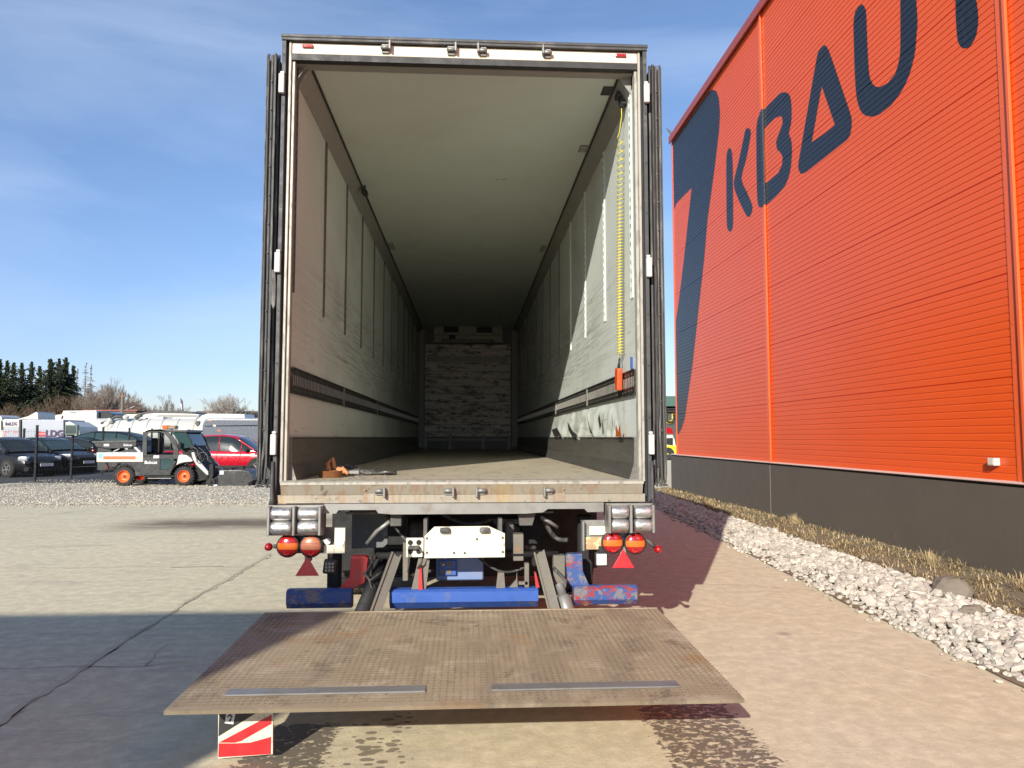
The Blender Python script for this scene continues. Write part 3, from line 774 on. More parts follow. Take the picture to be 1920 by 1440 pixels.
# vertical beam tracks
k = 0; y = .05
while y < LN - .4:
    for s_ in (-1, 1):
        b = MB(); yy = y + (.08 if s_ > 0 else 0)
        b.box(s_ * (HI + .001), s_ * (HI - .006), yy, yy + .062, 2.49, 3.985)
        b.box(s_ * (HI - .006), s_ * (HI - .010), yy, yy + .010, 2.49, 3.985); b.box(s_ * (HI - .006), s_ * (HI - .010), yy + .045, yy + .055, 2.49, 3.985)
        b.prism([(s_ * (HI - .004), 3.985), (s_ * (HI - .012), 3.985), (s_ * 1.128, 4.055), (s_ * 1.12, 4.063)], yy, yy + .055, 'y')
        b.mi = 1
        if k < 3:
            z = 2.52
            while z < 3.95: b.box(s_ * (HI - .0062), s_ * (HI - .0078), yy + .014, yy + .024, z, z + .030); b.box(s_ * (HI - .0062), s_ * (HI - .0078), yy + .034, yy + .044, z + .02, z + .050); z += .066
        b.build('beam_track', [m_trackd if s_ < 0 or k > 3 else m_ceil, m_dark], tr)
    k += 1; y += 1.06
# ceiling fittings
for x, yy, lx, mt in ((1.045, .33, .14, m_dark), (1.04, 1.45, .16, m_cove), (1.03, 5.0, .3, m_cove), (-1.04, 5.0, .3, m_cove)):
    b = MB(); b.box(x - .035, x + .035, yy - lx / 2, yy + lx / 2, CZ - .005, CZ + .01, .002); o = b.build('ceiling_lamp', m_dark, tr)
    if mt is not m_dark: q = MB(); q.box(x - .027, x + .027, yy - lx / 2 + .012, yy + lx / 2 - .012, CZ - .008, CZ - .0045); q.build('lamp_glass', m_jamb, o); o.data.materials[0] = m_trackd
b = MB(); b.box(-1.09, -1.03, 2.5, 2.60, CZ - .10, CZ - .055, .01); b.cyl((-1.06, 2.55, CZ), (-1.06, 2.55, CZ - .06), .008); b.build('camera_bracket', m_dark, tr)
b = MB()
for x, yy, a in ((.30, 2.28, .1), (.37, 2.28, 0)): b.box(x - .02, x + .02, yy, yy + .006, CZ - .002, CZ + .002)
b.build_split('scratch', m_dark, tr)
# front wall fittings
fw = LN - .004
b = MB(); b.box(-.81, .81, fw - .30, fw, 3.72, 4.14, .01); rf = b.build('cooling_unit', m_jamb, tr)
b = MB(); b.box(-.58, -.235, fw - .306, fw - .20, 3.955, 4.15, .004); b.box(.184, .555, fw - .306, fw - .20, 3.955, 4.15, .004)
for i in range(24): b.box(-.62 + i * .052, -.59 + i * .052, fw - .303, fw - .29, 3.74, 3.80)
b.box(-.8, .8, fw - .303, fw - .29, 3.89, 3.90); b.box(-.46, -.30, fw - .303, fw - .29, 3.80, 3.90)
b.build_split('air_outlet', m_dark, rf)
b = MB(); b.box(-1.02, 1.0, fw - .10, fw - .02, 1.52, 3.70, .006); bk = b.build('bulkhead_panel', m_bulk, tr)
b = MB(); b.box(-.98, .93, fw - .115, fw - .098, 3.28, 3.40); b.build('bulkhead_rail', m_gal, bk)
b = MB()
for x in (-1.0, -.42, .36, .96): b.box(x - .035, x + .035, fw - .13, fw - .02, FZ + .002, 1.56, .004)
b.box(-1.02, 1.0, fw - .12, fw - .1, 1.42, 1.47); b.build_split('bulkhead_foot', m_gal, bk)
b = MB()
for s_ in (-1, 1): b.box(s_ * 1.04, s_ * 1.17, fw - .06, fw, FZ + .05, 4.05, .004)
b.build_split('corner_post', m_cove, tr)
# rear portal
b = MB()
for s_ in (-1, 1):
    b.box(s_ * 1.265, s_ * 1.238, -.02, .12, 1.06, 4.222, .003)          # outer grey strip
b.build_split('rear_post', m_grey, tr)
b = MB()
for s_ in (-1, 1): b.box(s_ * 1.238, s_ * 1.222, .022, .10, 1.10, 4.22)
b.build_split('post_groove', m_dark, tr)
b = MB()
for s_ in (-1, 1):
    b.box(s_ * 1.222, s_ * 1.204, -.006, .055, 1.20, 4.222, .003); b.box(s_ * 1.203, s_ * (HI - .003), .012, .075, 1.207, 4.10, .003)
b.build_split('jamb', m_jamb, tr)
b = MB(); b.box(-1.202, 1.202, .0, .04, 4.138, 4.218, .004); b.build('header', m_cream, tr)
b = MB(); b.box(-1.203, 1.203, -.004, .05, 4.092, 4.136); b.box(-1.203, 1.203, .005, .04, 4.2185, 4.2215); b.build('header_gasket', m_dark, tr)
b = MB(); b.box(-HI + .004, HI - .004, .052, .13, CZ - .010, CZ + .035); b.build('soffit', m_cove, tr)
b = MB()
for s_ in (-1, 1):
    for i in range(9):
        z = 1.28 + i * .355; b.cyl((s_ * 1.252, -.0195, z), (s_ * 1.252, -.023, z), .007, n=8)
b.build_split('post_rivet', m_dark, tr)
for s_ in (-1, 1):
    for z in (3.905, 2.668, 1.452):
        b = MB(); b.box(s_ * 1.240, s_ * 1.278, -.052, -.02, z - .068, z + .068, .008, seg=2); b.box(s_ * 1.243, s_ * 1.270, -.04, -.02, z + .07, z + .088, .004)
        h = b.build('hinge_cover', m_white, tr)
for x in (-.564, -.11, .11, .563):
    for top in (True, False):
        zc = 4.188 if top else 1.150; sg = 1 if x < 0 else -1
        b = MB(); b.box(x - .026, x + .026, -.016, -.002 if top else .0, zc - .034, zc + .036, .003)
        b.cyl((x - .03, -.032, zc - .004), (x + .03, -.032, zc - .004), .014, n=10)
        b.box(x + sg * .024, x + sg * .040, -.05, -.012, zc - .048 if not top else zc - .02, zc + .02 if not top else zc + .045, .004)
        lk = b.build('lock_keeper', m_gal, tr)
for x in (-1.095, 1.085):
    b = MB(); b.box(x - .038, x + .038, -.016, .0, 4.178, 4.200, .006, seg=2); b.build('marker_lamp', m_lred, tr)
# sill
b = MB()
b.prism([(-.03, 1.187), (-.03, 1.203), (.0, 1.2135), (.10, 1.2135), (.10, 1.187)], -1.212, 1.205, 'x'); sill = b.build('sill_lip', m_jamb, tr)
b = MB(); b.prism([(-.006, 1.120), (-.027, 1.186), (.03, 1.186), (.03, 1.120)], -1.21, 1.20, 'x'); b.build('sill_step', m_sill, tr)
b = MB(); b.box(-1.236, 1.22, -.004, .05, 1.064, 1.119, .002); b.build('sill', m_sill, tr)
b = MB()
for x in (-.635, .635): b.box(x - .035, x + .035, -.008, -.0045, 1.068, 1.19)
for x in (-.66, .66):
    b.cyl((x, -.008, 1.10), (x, -.012, 1.10), .006, n=6); b.cyl((x, -.03, 1.155), (x, -.034, 1.155), .006, n=6)
b.build_split('sill_bracket', m_sill, tr)
b = MB(); b.prism([(-.925, 1.062), (-.925, 1.0), (-.845, 1.0), (-.83, 1.022), (-.585, 1.022), (-.57, 1.0), (-.48, .992), (.40, .992), (.52, 1.0), (.555, 1.022), (.80, 1.022), (.82, 1.0), (.93, 1.0), (.93, 1.062)], -.03, .10, 'y'); b.build('cross_beam', m_gal, tr)
# roller buffers
for s_ in (-1, 1):
    x0, x1 = (-1.268, -.925) if s_ < 0 else (.945, 1.255)
    b = MB(); b.box(x0, x1, -.02, .06, .865, 1.056, .003)
    for q in (x0, (x0 + x1) / 2 - .012, x1 - .018): b.box(q, q + .018 if q < x1 - .02 else x1, -.125, -.02, .868, 1.054, .004)
    b.box(x0, x1, -.06, -.02, 1.046, 1.058); b.box(x0, x1, -.05, -.02, .862, .872)
    hs = b.build('roller_buffer', m_gal, tr)
    w = (x1 - x0) / 2
    for i in range(2):
        for z in (1.005, .917):
            a = x0 + i * w + .022; c = a + w - .040
            q = MB(); q.lathe([(0, 0), (.036, 0), (.041, .006), (.0435, .02), (.0445, (c - a) / 2), (.0435, c - a - .02), (.041, c - a - .006), (.036, c - a), (0, c - a)], (a, -.088, z), (1, 0, 0), 24)
            q.build('roller', m_roller, hs)
# tail lamps
def tail_lamp(x, z, faded, low):
    b = MB(); b.lathe([(0, .0), (.074, .0), (.074, -.034), (.066, -.036)], (x, -.003, z), (0, 1, 0), 32); b.box(x - .02, x + .02, .0, .06, z - .02, z + .02)
    lamp = b.build('tail_lamp', m_dark, tr)
    # lens split in three bands
    def cap(z0, z1, m, nm):
        t = bmesh.new(); n = 32; rows = []
        for j in range(9):
            r = .067 * math.cos(math.pi / 2 * j / 8); h = -.034 - .026 * math.sin(math.pi / 2 * j / 8) ** 1.0
            rows.append([t.verts.new((r * math.cos(2 * math.pi * k / n), h, r * math.sin(2 * math.pi * k / n))) for k in range(n)] if r > 1e-4 else [t.verts.new((0, h, 0))])
        for p, q in zip(rows, rows[1:]):
            for k in range(n):
                if len(q) == 1: t.faces.new((p[k], p[(k + 1) % n], q[0]))
                else: t.faces.new((p[k], p[(k + 1) % n], q[(k + 1) % n], q[k]))
        for zz, out in ((z0, 0), (z1, 1)):
            bmesh.ops.bisect_plane(t, geom=t.verts[:] + t.edges[:] + t.faces[:], plane_co=(0, 0, zz), plane_no=(0, 0, 1), clear_inner=not out, clear_outer=bool(out))
        bmesh.ops.recalc_face_normals(t, faces=t.faces[:])
        if t.faces and sum(f.normal.y for f in t.faces) > 0: bmesh.ops.reverse_faces(t, faces=t.faces[:])
        t.transform(Matrix.Translation((x, .0, z))); q = MB(); q._new(t, True); return q.build(nm, m, lamp)
    cap(.022, .0668, m_lred if not faded else m_lpk, 'upper_lens'); cap(-.020, .021, m_lpk if faded else m_lor, 'amber_lens'); cap(-.0668, -.021, m_lred, 'lower_lens')
    q = MB(); q.lathe([(.010, -.004), (.019, -.006), (.022, .004)], (x + .005 * low, -.049, z - .040), (0, 1, 0), 16); q.build('bulb_ring', m_refl, lamp)
tail_lamp(-1.152, .792, False, -1); tail_lamp(-1.003, .790, True, 1)
tail_lamp(.988, .796, False, 1); tail_lamp(1.141, .790, False, -1)
b = MB(); b.box(-1.20, -.79, .03, .04, .735, .905); b.build('lamp_bracket', m_under, tr)
b = MB(); b.box(-.86, -.79, .010, .028, .735, .90, .003); b.box(-.93, -.862, .012, .028, .735, .79, .002); b.build_split('bracket_plate', m_plate, tr)
b = MB(); b.cyl((-.905, .02, .815), (-.905, .0, .815), .022); b.box(-.96, -.905, .006, .02, .808, .824); b.build('bracket_knob', m_white, tr)
b = MB(); b.box(.785, 1.12, .03, .04, .742, .94); b.box(.785, .80, -.03, .04, .742, .94, .003); b.build('lamp_bracket', m_gal, tr)
b = MB(); b.box(.84, .99, .014, .029, .842, .90, .002); b.build_split('bracket_plate', m_plate, tr)
b = MB(); b.box(.805, .96, .014, .029, .745, .828, .002); b.build_split('bracket_plate', M('rust_flaked_plate', (.40, .27, .15), .8, var=.25, vs=20, dirt=(.7, .62, .3), da=.8, ds=16, lo=.52, hi=.58), tr)
for x, zz in ((-1.026, .72), (1.06, .75)):
    b = MB(); b.prism([(x, zz + .003), (x - .076, zz - .122), (x + .076, zz - .122)], -.03, -.018, 'y', .003); t_ = b.build('reflector_triangle', m_refl, tr)
    b = MB(); b.box(x - .02, x + .02, -.017, .03, zz - .03, zz + .02); b.build('triangle_bracket', m_gal, t_)
for s_, x, z in ((-1, -1.279, .785), (1, 1.298, .748)):
    b = MB()
    if s_ < 0: b.tube([(-1.19, .01, .787), (-1.25, -.01, .787)], .014, 8)
    else: b.tube([(1.225, .01, .815), (1.235, -.01, .80), (1.275, -.02, .765)], .014, 8)
    st = b.build('marker_stalk', m_gasket, tr)
    q = MB(); q.lathe([(0, -.035), (.016, -.03), (.022, -.02), (.022, .0), (.026, .004), (.026, .012), (0, .012)], (x, -.02, z), (0, 1, 0), 20); q.build('marker_lens', m_lred, st)
for x, z, rot, mt in ((-.880, .655, .12, m_glass), (.912, .688, 0, m_led)):  # lens colours carry the light: left dark as shaded, right white as sunlit
    b = MB(); b.box(x - .043, x + .043, -.035, .01, z - .048, z + .045, .012, Matrix.Rotation(rot, 3, 'Y'), 2); b.box(x - .012, x + .012, -.01, .03, z + .04, z + .08)
    wl = b.build('work_lamp', m_dark, tr)
    q = MB(); q.box(x - .034, x + .034, -.041, -.034, z - .038, z + .036, .006, Matrix.Rotation(rot, 3, 'Y'), 2); gl = q.build('lamp_glass', mt, wl)
    q = MB()
    for i in range(3):
        for j in range(3): q.cyl((x - .022 + i * .022, -.0405, z - .022 + j * .022), (x - .022 + i * .022, -.0425, z - .022 + j * .022), .007, n=10)
    q.build('led', m_cove if mt is m_glass else m_white, gl)  # leds painted grey on the shaded lamp, white on the sunlit one
# number plate holder
b = MB(); b.prism([(-.264, .708), (-.264, .850), (-.20, .912), (.157, .914), (.265, .865), (.265, .710)], -.05, -.042, 'y', .002); npl = b.build('plate_holder', m_plate, tr)
for x in (-.13, .13):
    q = MB(); q.box(x - .033, x + .033, -.085, -.05, .872, .908, .012, seg=2); q.build('plate_lamp', m_gasket, npl)
q = MB()
for x, z in ((-.248, .838), (-.248, .745), (.25, .838), (.25, .745), (-.07, .742), (.0, .74), (.08, .83)): q.cyl((x, -.052, z), (x, -.056, z), .008, n=8)
q.build_split('bolt', m_under, npl)
b = MB()
for x in (-.26, .235): b.box(x - .012, x + .012, -.04, .2, .84, .96)
b.build_split('plate_strut', m_under, tr)
b = MB(); b.box(-.385, -.27, -.03, -.022, .712, .838, .003); so = b.build('socket_panel', m_plate, tr)
q = MB()
for x, z in ((-.358, .808), (-.302, .808), (-.358, .75), (-.302, .75)): q.cyl((x, -.031, z), (x, -.034, z), .017, n=16)
q.build_split('socket', m_black, so)
q = MB(); q.box(-.37, -.295, -.065, -.034, .765, .79, .006); q.tube([(-.30, -.05, .77), (-.27, -.06, .74), (-.28, -.05, .68), (-.31, -.04, .64)], .006); q.tube([(-.37, -.05, .77), (-.36, -.07, .70), (-.37, -.05, .62)], .005); q.build('connector', m_gasket, so)
# underside: black gear, wheels, flaps
b = MB(); b.box(-1.20, 1.20, .10, LN, 1.02, 1.115); b.box(-.56, -.42, .5, LN, .72, 1.02); b.box(.42, .56, .5, LN, .72, 1.02)
b.box(-.82, .82, 1.5, 1.62, .30, 1.02); b.build_split('chassis', m_black, tr)  # cross panel added to block the lit ground seen beneath the trailer
b = MB(); b.prism([(-.83, 1.01), (-.60, 1.01), (-.57, .92), (-.57, .72), (-.60, .695), (-.83, .685)], .55, .60, 'y'); b.box(-.76, -.70, .545, .552, .75, 1.0); b.build('splash_panel', M('grey_plastic', (.13, .135, .135), .6, var=.2, vs=5, dirt=(.4, .38, .33), da=.5, ds=7, lo=.6, hi=.7), tr)
b = MB(); b.box(-.50, -.425, .05, .2, .905, .985, .004); b.box(-.80, -.425, .06, .10, .985, .998); b.prism([(.36, .99), (.48, .99), (.455, .905), (.37, .905)], .05, .2, 'y'); b.box(.34, .60, .06, .10, .985, .998); b.build_split('frame_gusset', m_under, tr)
b = MB(); b.tube([(-.51, .12, .93), (-.60, .16, .86), (-.67, .2, .77)], .015, 8); b.tube([(.52, .12, .955), (.58, .12, .92), (.64, .15, .88)], .013, 8); b.build_split('strut_rod', m_gal, tr)
for yy in (2.4, 3.75, 5.1):
    for s_ in (-1, 1):
        b = MB(); R0 = .50
        b.lathe([(.25, -.17), (.42, -.18), (.48, -.16), (R0, -.13), (R0, .13), (.48, .16), (.42, .18), (.25, .17)], (s_ * 1.03, yy, R0), (1, 0, 0), 40)
        for k in range(44):
            a = 2 * math.pi * k / 44; rot = Matrix.Rotation(-a, 3, 'X')
            for xo in (-.08, .0, .08): b.box(s_ * 1.03 + xo - .028, s_ * 1.03 + xo + .028, yy + math.cos(a) * R0 - .018, yy + math.cos(a) * R0 + .018, R0 + math.sin(a) * R0 - .008, R0 + math.sin(a) * R0 + .008, rot=Matrix.Rotation(a + math.pi / 2, 3, 'X'))
        wh = b.build('wheel', m_tyre, tr)
        q = MB(); q.lathe([(0, .02), (.12, .03), (.16, .0), (.22, .02), (.27, .13), (.27, .15)], (s_ * 1.03, yy, R0), (s_, 0, 0), 24); q.build('rim', m_gal, wh)
b = MB(); b.cyl((-.9, 2.4, .5), (.9, 2.4, .5), .06); b.cyl((-.9, 3.75, .5), (.9, 3.75, .5), .06); b.cyl((-.9, 5.1, .5), (.9, 5.1, .5), .06); b.build_split('axle', m_black, tr)
b = MB(); b.cyl((-.75, 1.2, .72), (-.2, 1.2, .72), .13); b.build('air_tank', m_black, tr)
b = MB(); b.box(-1.19, -.85, 1.75, 1.77, .32, 1.0); b.box(.85, 1.19, 1.75, 1.77, .32, 1.0); b.build_split('mud_flap', m_black, tr)
b = MB(); b.box(-1.0, -.9, 9.9, 10.0, .02, 1.02); b.box(.9, 1.0, 9.9, 10.0, .02, 1.02); b.box(-1.06, -.84, 9.84, 10.06, 0, .03); b.box(.84, 1.06, 9.84, 10.06, 0, .03); b.build_split('landing_leg', m_under, tr)
# clutter of the undercarriage: brake chambers, cables, brackets
for x in (-.38, .36):
    b = MB(); b.lathe([(0, 0), (.06, 0), (.085, .03), (.085, .09), (.075, .12), (.05, .16), (0, .17)], (x, .72, .80), (0, -1, 0), 20); b.build('brake_chamber', m_under, tr)
for k, (xa, xb, za, zb2, yy) in enumerate(((-.55, -.30, .95, .74, .30), (-.20, .22, .97, .93, .34), (.28, .50, .90, .72, .28), (.10, .45, .66, .60, .22), (-.50, -.22, .63, .58, .24), (.55, .72, .93, .78, .26))):
    b = MB(); P = [(xa + (xb - xa) * t, yy + .04 * math.sin(t * 5 + k), za + (zb2 - za) * t - .06 * math.sin(math.pi * t)) for t in [i / 12 for i in range(13)]]
    b.tube(P, .009 + .004 * (k % 3), 6); b.build('brake_hose', m_gasket, tr)
b = MB(); b.box(.28, .34, .18, .26, .72, .92, .006); b.box(.20, .40, .20, .24, .90, .93); b.build('valve_bracket', m_under, tr)
b = MB(); b.box(-.95, -.86, .25, .33, .42, .72, .01); b.build('spring_bracket', m_black, tr)
b = MB(); b.box(.80, .90, .25, .33, .42, .95, .01); b.build('spring_bracket', m_black, tr)
# tail lift hardware
lift = []
b = MB(); b.prism([(-.045, .488), (-.042, .422), (.012, .374), (.06, .374), (.06, .50), (-.02, .50)], -.49, .487, 'x'); lb = b.build('lift_beam', m_blue, tr)
def arm(x0, z0, y0, x1, z1, y1, w, m=m_arm):
    b = MB(); t = bmesh.new()
    for s_ in (-1, 1):
        pass
    A = [Vector((x0, y0, z0)), Vector((x1, y1, z1))]
    d = (A[1] - A[0]).normalized(); sx = d.cross(Vector((0, 1, .25))).normalized(); up = sx.cross(d).normalized()
    def bar(o, ww, hh):
        v = [t.verts.new(p + sx * (o + i * ww) + up * j * hh) for p in A for i, j in ((-1, -1), (1, -1), (1, 1), (-1, 1))]
        for f in ((0, 1, 2, 3), (7, 6, 5, 4), (0, 4, 5, 1), (1, 5, 6, 2), (2, 6, 7, 3), (3, 7, 4, 0)): t.faces.new([v[i] for i in f])
    bar(0, w, .02); bar(-w + .006, .006, .034); bar(w - .006, .006, .034)
    bmesh.ops.recalc_face_normals(t, faces=t.faces[:]); b._new(t); return b.build('lift_arm', m, tr)
arm(-.468, .70, .12, -.575, .36, -.18, .036); arm(.512, .705, .12, .585, .36, -.18, .038)
b = MB(); b.tube([(-.56, .30, .66), (-.60, .1, .55), (-.655, -.16, .37)], .04, 14, rr=[.03, .045, .05]); b.build('lift_cylinder', m_black, tr)
b = MB(); b.lathe([(0, 0), (.045, 0), (.05, .01), (.05, .10), (.045, .115), (.03, .12), (.03, .2)], (.672, -.13, .36), (-.2, .55, .75), 20); b.build('lift_cylinder', m_gal, tr)
b = MB(); b.box(-.52, -.42, .10, .18, .60, .72, .01); b.box(.46, .56, .10, .18, .62, .72, .01); b.cyl((-.60, .12, .70), (.64, .12, .70), .022); b.build_split('pivot_shaft', m_black, tr)
b = MB(); b.tube([(-.60, .1, .70), (-.66, .02, .60), (-.59, .0, .52), (-.64, .02, .44)], .012); b.tube([(-.55, .06, .60), (-.62, -.03, .56), (-.60, -.02, .49), (-.55, -.05, .43)], .010); b.tube([(.60, .06, .62), (.68, .0, .54), (.65, -.02, .46), (.70, 0, .40)], .012); b.build_split('hydraulic_hose', m_gasket, tr)
b = MB(); b.box(-.20, .13, .28, .5, .50, .705, .008); hb = b.build('hydraulic_box', M('pale_blue_steel', (.16, .23, .42), .5, var=.2, dirt=(.3, .27, .22), da=.5, ds=7), tr)
q = MB(); q.box(-.185, -.06, .25, .272, .54, .645, .003); pn = q.build('hole_plate', m_blue, hb)
q = MB()
for x, z in ((-.155, .62), (-.11, .62), (-.155, .565), (-.11, .565)): q.cyl((x, .249, z), (x, .246, z), .018)
q.build_split('hole', m_arm, pn)
b = MB()
for x0, x1, z0, z1, sk in ((-.335, -.24, .50, .70, .03), (.205, .265, .50, .60, -.01)):
    b.prism([(x0 - sk * .5, z0), (x1 - sk * .5, z0), (x1 + sk * .3, z1), (x0 + .02 + sk * .3, z1)], .0, .05, 'y')
b.prism([(.30, .50), (.355, .50), (.35, .60), (.345, .55)], .02, .05, 'y'); b.build_split('lift_lug', m_arm, tr)
b = MB(); b.prism([(-.305, .50), (-.275, .50), (-.285, .66), (-.30, .665)], -.025, -.005, 'y'); b.prism([(.475, .50), (.50, .50), (.475, .60), (.465, .60)], .0, .04, 'y'); b.build_split('lug_face', m_red, tr)
b = MB(); b.box(.40, .43, .0, .05, .50, .66, .003); b.box(.36, .42, .0, .03, .52, .54); b.box(-.41, -.375, .02, .1, .55, .80, .003); b.box(.33, .40, .1, .2, .66, .84, .003); b.build_split('hanger', m_arm, tr)
for s_ in (-1, 1):
    x0, x1 = (-1.155, -.735) if s_ < 0 else (.725, 1.15)
    b = MB(); b.prism([(-.045, .425), (-.02, .390), (.0, .384), (.055, .384), (.055, .505), (-.02, .512), (-.045, .495)], x0, x1, 'x', .004)
    ub = b.build('underrun_bumper', m_worn2 if s_ < 0 else m_worn, tr)
    b = MB(); xa = -.72 if s_ < 0 else .66
    if s_ < 0: pts = [(-.83, .50), (-.735, .50), (-.66, .54), (-.64, .70), (-.66, .712), (-.75, .712), (-.76, .58)]
    else: pts = [(.84, .50), (.72, .50), (.69, .54), (.68, .70), (.70, .714), (.79, .716), (.795, .60)]
    b.prism(pts, .02, .10, 'y', .004); b.build('bumper_bracket', m_red if s_ < 0 else m_worn, ub)
    b = MB(); xx = (-.70, -.62) if s_ < 0 else (.60, .68)
    b.box(xx[0], xx[1], .06, .14, .50, .70, .004); b.build_split('bracket_plate', m_under if s_ < 0 else m_arm, ub)

# platform: tread plate with thousands of raised chevrons (local to its own empty under the trailer)
PW = 1.24; px = -.005
yb, zb, yf, zf = -.23, .407, -1.73, .357
b = MB()
def plat(x, t, dz=0.0):                                # t: 0 back, 1 front
    y = yb + (yf - yb) * t; z = zb + (zf - zb) * t
    sag = -.006 * math.cos(x * 1.1) * 0 + .004 * noise.noise(Vector((x * 1.5, y * 1.5, 0)))
    return Vector((px + x, y, z + sag * math.sin(math.pi * min(1, max(0, t))) + dz))
NX, NY = 40, 24
top = [[None] * (NY + 1) for _ in range(NX + 1)]; bot = [[None] * (NY + 1) for _ in range(NX + 1)]
for i in range(NX + 1):
    for j in range(NY + 1):
        x = -PW + 2 * PW * i / NX; t = j / NY
        if t == 1: xx = x
        p = plat(x, t); top[i][j] = b.bm.verts.new(p); bot[i][j] = b.bm.verts.new(p - Vector((0, 0, .075 * (1 - t) + .016)))
for i in range(NX):
    for j in range(NY):
        b.bm.faces.new((top[i][j], top[i][j + 1], top[i + 1][j + 1], top[i + 1][j])); b.bm.faces.new((bot[i][j], bot[i + 1][j], bot[i + 1][j + 1], bot[i][j + 1]))
    b.bm.faces.new((top[i][NY], bot[i][NY], bot[i + 1][NY], top[i + 1][NY])); b.bm.faces.new((top[i][0], top[i + 1][0], bot[i + 1][0], bot[i][0]))
for j in range(NY):
    b.bm.faces.new((top[0][j], bot[0][j], bot[0][j + 1], top[0][j + 1])); b.bm.faces.new((top[NX][j], top[NX][j + 1], bot[NX][j + 1], bot[NX][j]))
bmesh.ops.recalc_face_normals(b.bm, faces=b.bm.faces[:])
pf = b.build('platform', m_tread, tr)
V = []; F = []
SL = [(-1.043, -.158, .115), (.135, 1.0, .112)]        # x-range and distance from the front edge of the two bars
nxc = int(2 * PW / .0155); nyc = 45
for i in range(nxc):
    for j in range(nyc):
        x = -PW + .012 + i * .0155; t = (j + .5 + (.0 if i % 2 else .5) * .0) / nyc
        y = yb + (yf - yb) * t
        skip = any(a - .02 < x < c + .02 and abs((y - yf) - .183) < .062 for a, c, _ in SL)
        if skip or t > .985: continue
        sg = 1 if i % 2 else -1
        ca, sa = math.cos(sg * .76), math.sin(sg * .76); c = plat(x, t)
        o = len(V); h = .0042 * min(1, max(.15, .75 + .9 * noise.noise(Vector((x * 4, y * 4, 5))))) * random.uniform(.7, 1.1); ln = .0105; w = .0034
        for a, e, k in ((-ln, 0, 0), (0, -w, 0), (ln, 0, 0), (0, w, 0)):
            V.append((c.x + a * ca - e * sa, c.y + a * sa + e * ca, c.z + .0002))
        for a in (-ln * .55, ln * .55): V.append((c.x + a * ca, c.y + a * sa, c.z + h))
        F += [(o, o + 1, o + 4), (o + 1, o + 5, o + 4), (o + 1, o + 2, o + 5), (o + 2, o + 3, o + 5), (o + 3, o + 4, o + 5), (o + 3, o, o + 4)]
mesh_np('tread_ridges', V, F, m_ridge, pf)
for a, c, _ in SL:
    b = MB(); z = plat(0, .82).z; b.box(px + a, px + c, yf + .137, yf + .228, zf + .004, zf + .0125, .003, Matrix.Rotation(-.036, 3, 'X')); b.build('stop_bar', m_gal, pf)
b = MB(); b.box(px - PW, px + PW, yf - .004, yf + .002, zf - .017, zf - .0005); b.build('front_edge', m_ridge, pf)
b = MB(); b.box(px - PW, px + PW, yb - .004, yb + .015, zb - .09, zb + .004, .003); b.build('platform_hinge_edge', m_tread, pf)
# warning flap below the platform's front corner
FX, FY = -.91, -1.38
b = MB(); tilt = Matrix.Rotation(.10, 3, 'X')
def stripe(b, pts): b.prism(pts, FY - .006, FY - .0045, 'y')
b.prism([(-1.13, .015), (-.88, .028), (-.885, .27), (-1.135, .26)], FY - .004, FY + .01, 'y', .002)
fl = b.build('warning_flap', M('flap_white', (.60, .57, .45), .5, var=.08, dirt=(.3, .25, .18), da=.5, ds=20, lo=.55, hi=.7), tr)
def fz(l): return [(-1.131 + u * .246, .018 + v * .244) for u, v in l]
q = MB(); q.prism(fz([(.015, .015), (.985, .05), (.985, .37), (.60, .27), (.30, .262), (.015, .27)]), FY - .0062, FY - .0045, 'y'); q.prism(fz([(.015, .285), (.30, .275), (.42, .30), (.985, .61), (.985, .78)]), FY - .0062, FY - .0045, 'y'); q.build_split('red_stripe', M('flap_red', (.42, .015, .02), .4, var=.12), fl)
q = MB(); q.prism(fz([(.008, .40), (.99, .995), (.008, .985)]), FY - .0062, FY - .0045, 'y'); q.build('black_corner', m_decalk, fl)
q = MB(); q.box(-1.098, -1.058, FY - .009, FY - .0066, .172, .225, rot=Matrix.Rotation(.15, 3, 'Y')); em = q.build('emblem', m_decalw, fl)
q = MB(); q.tube([(-1.087, FY - .011, .205), (-1.078, FY - .011, .214), (-1.068, FY - .011, .204), (-1.075, FY - .011, .193), (-1.079, FY - .011, .183)], .004, 5); q.build('emblem_mark', m_decalk, em)
q = MB()
for i, (a, c) in enumerate(((-1.03, .235), (-1.0, .238), (-.97, .24), (-.94, .243))): q.box(a, a + .016, FY - .009, FY - .0066, c - .018, c + .012, rot=Matrix.Rotation(.3 * (-1) ** i, 3, 'Y'))
q.build_split('red_mark', m_lred, fl)
q = MB(); q.box(-1.12, -1.08, FY, FY + .012, .255, .345); q.box(-.93, -.90, FY, FY + .012, .26, .345); q.build_split('flap_hanger', m_black, fl)

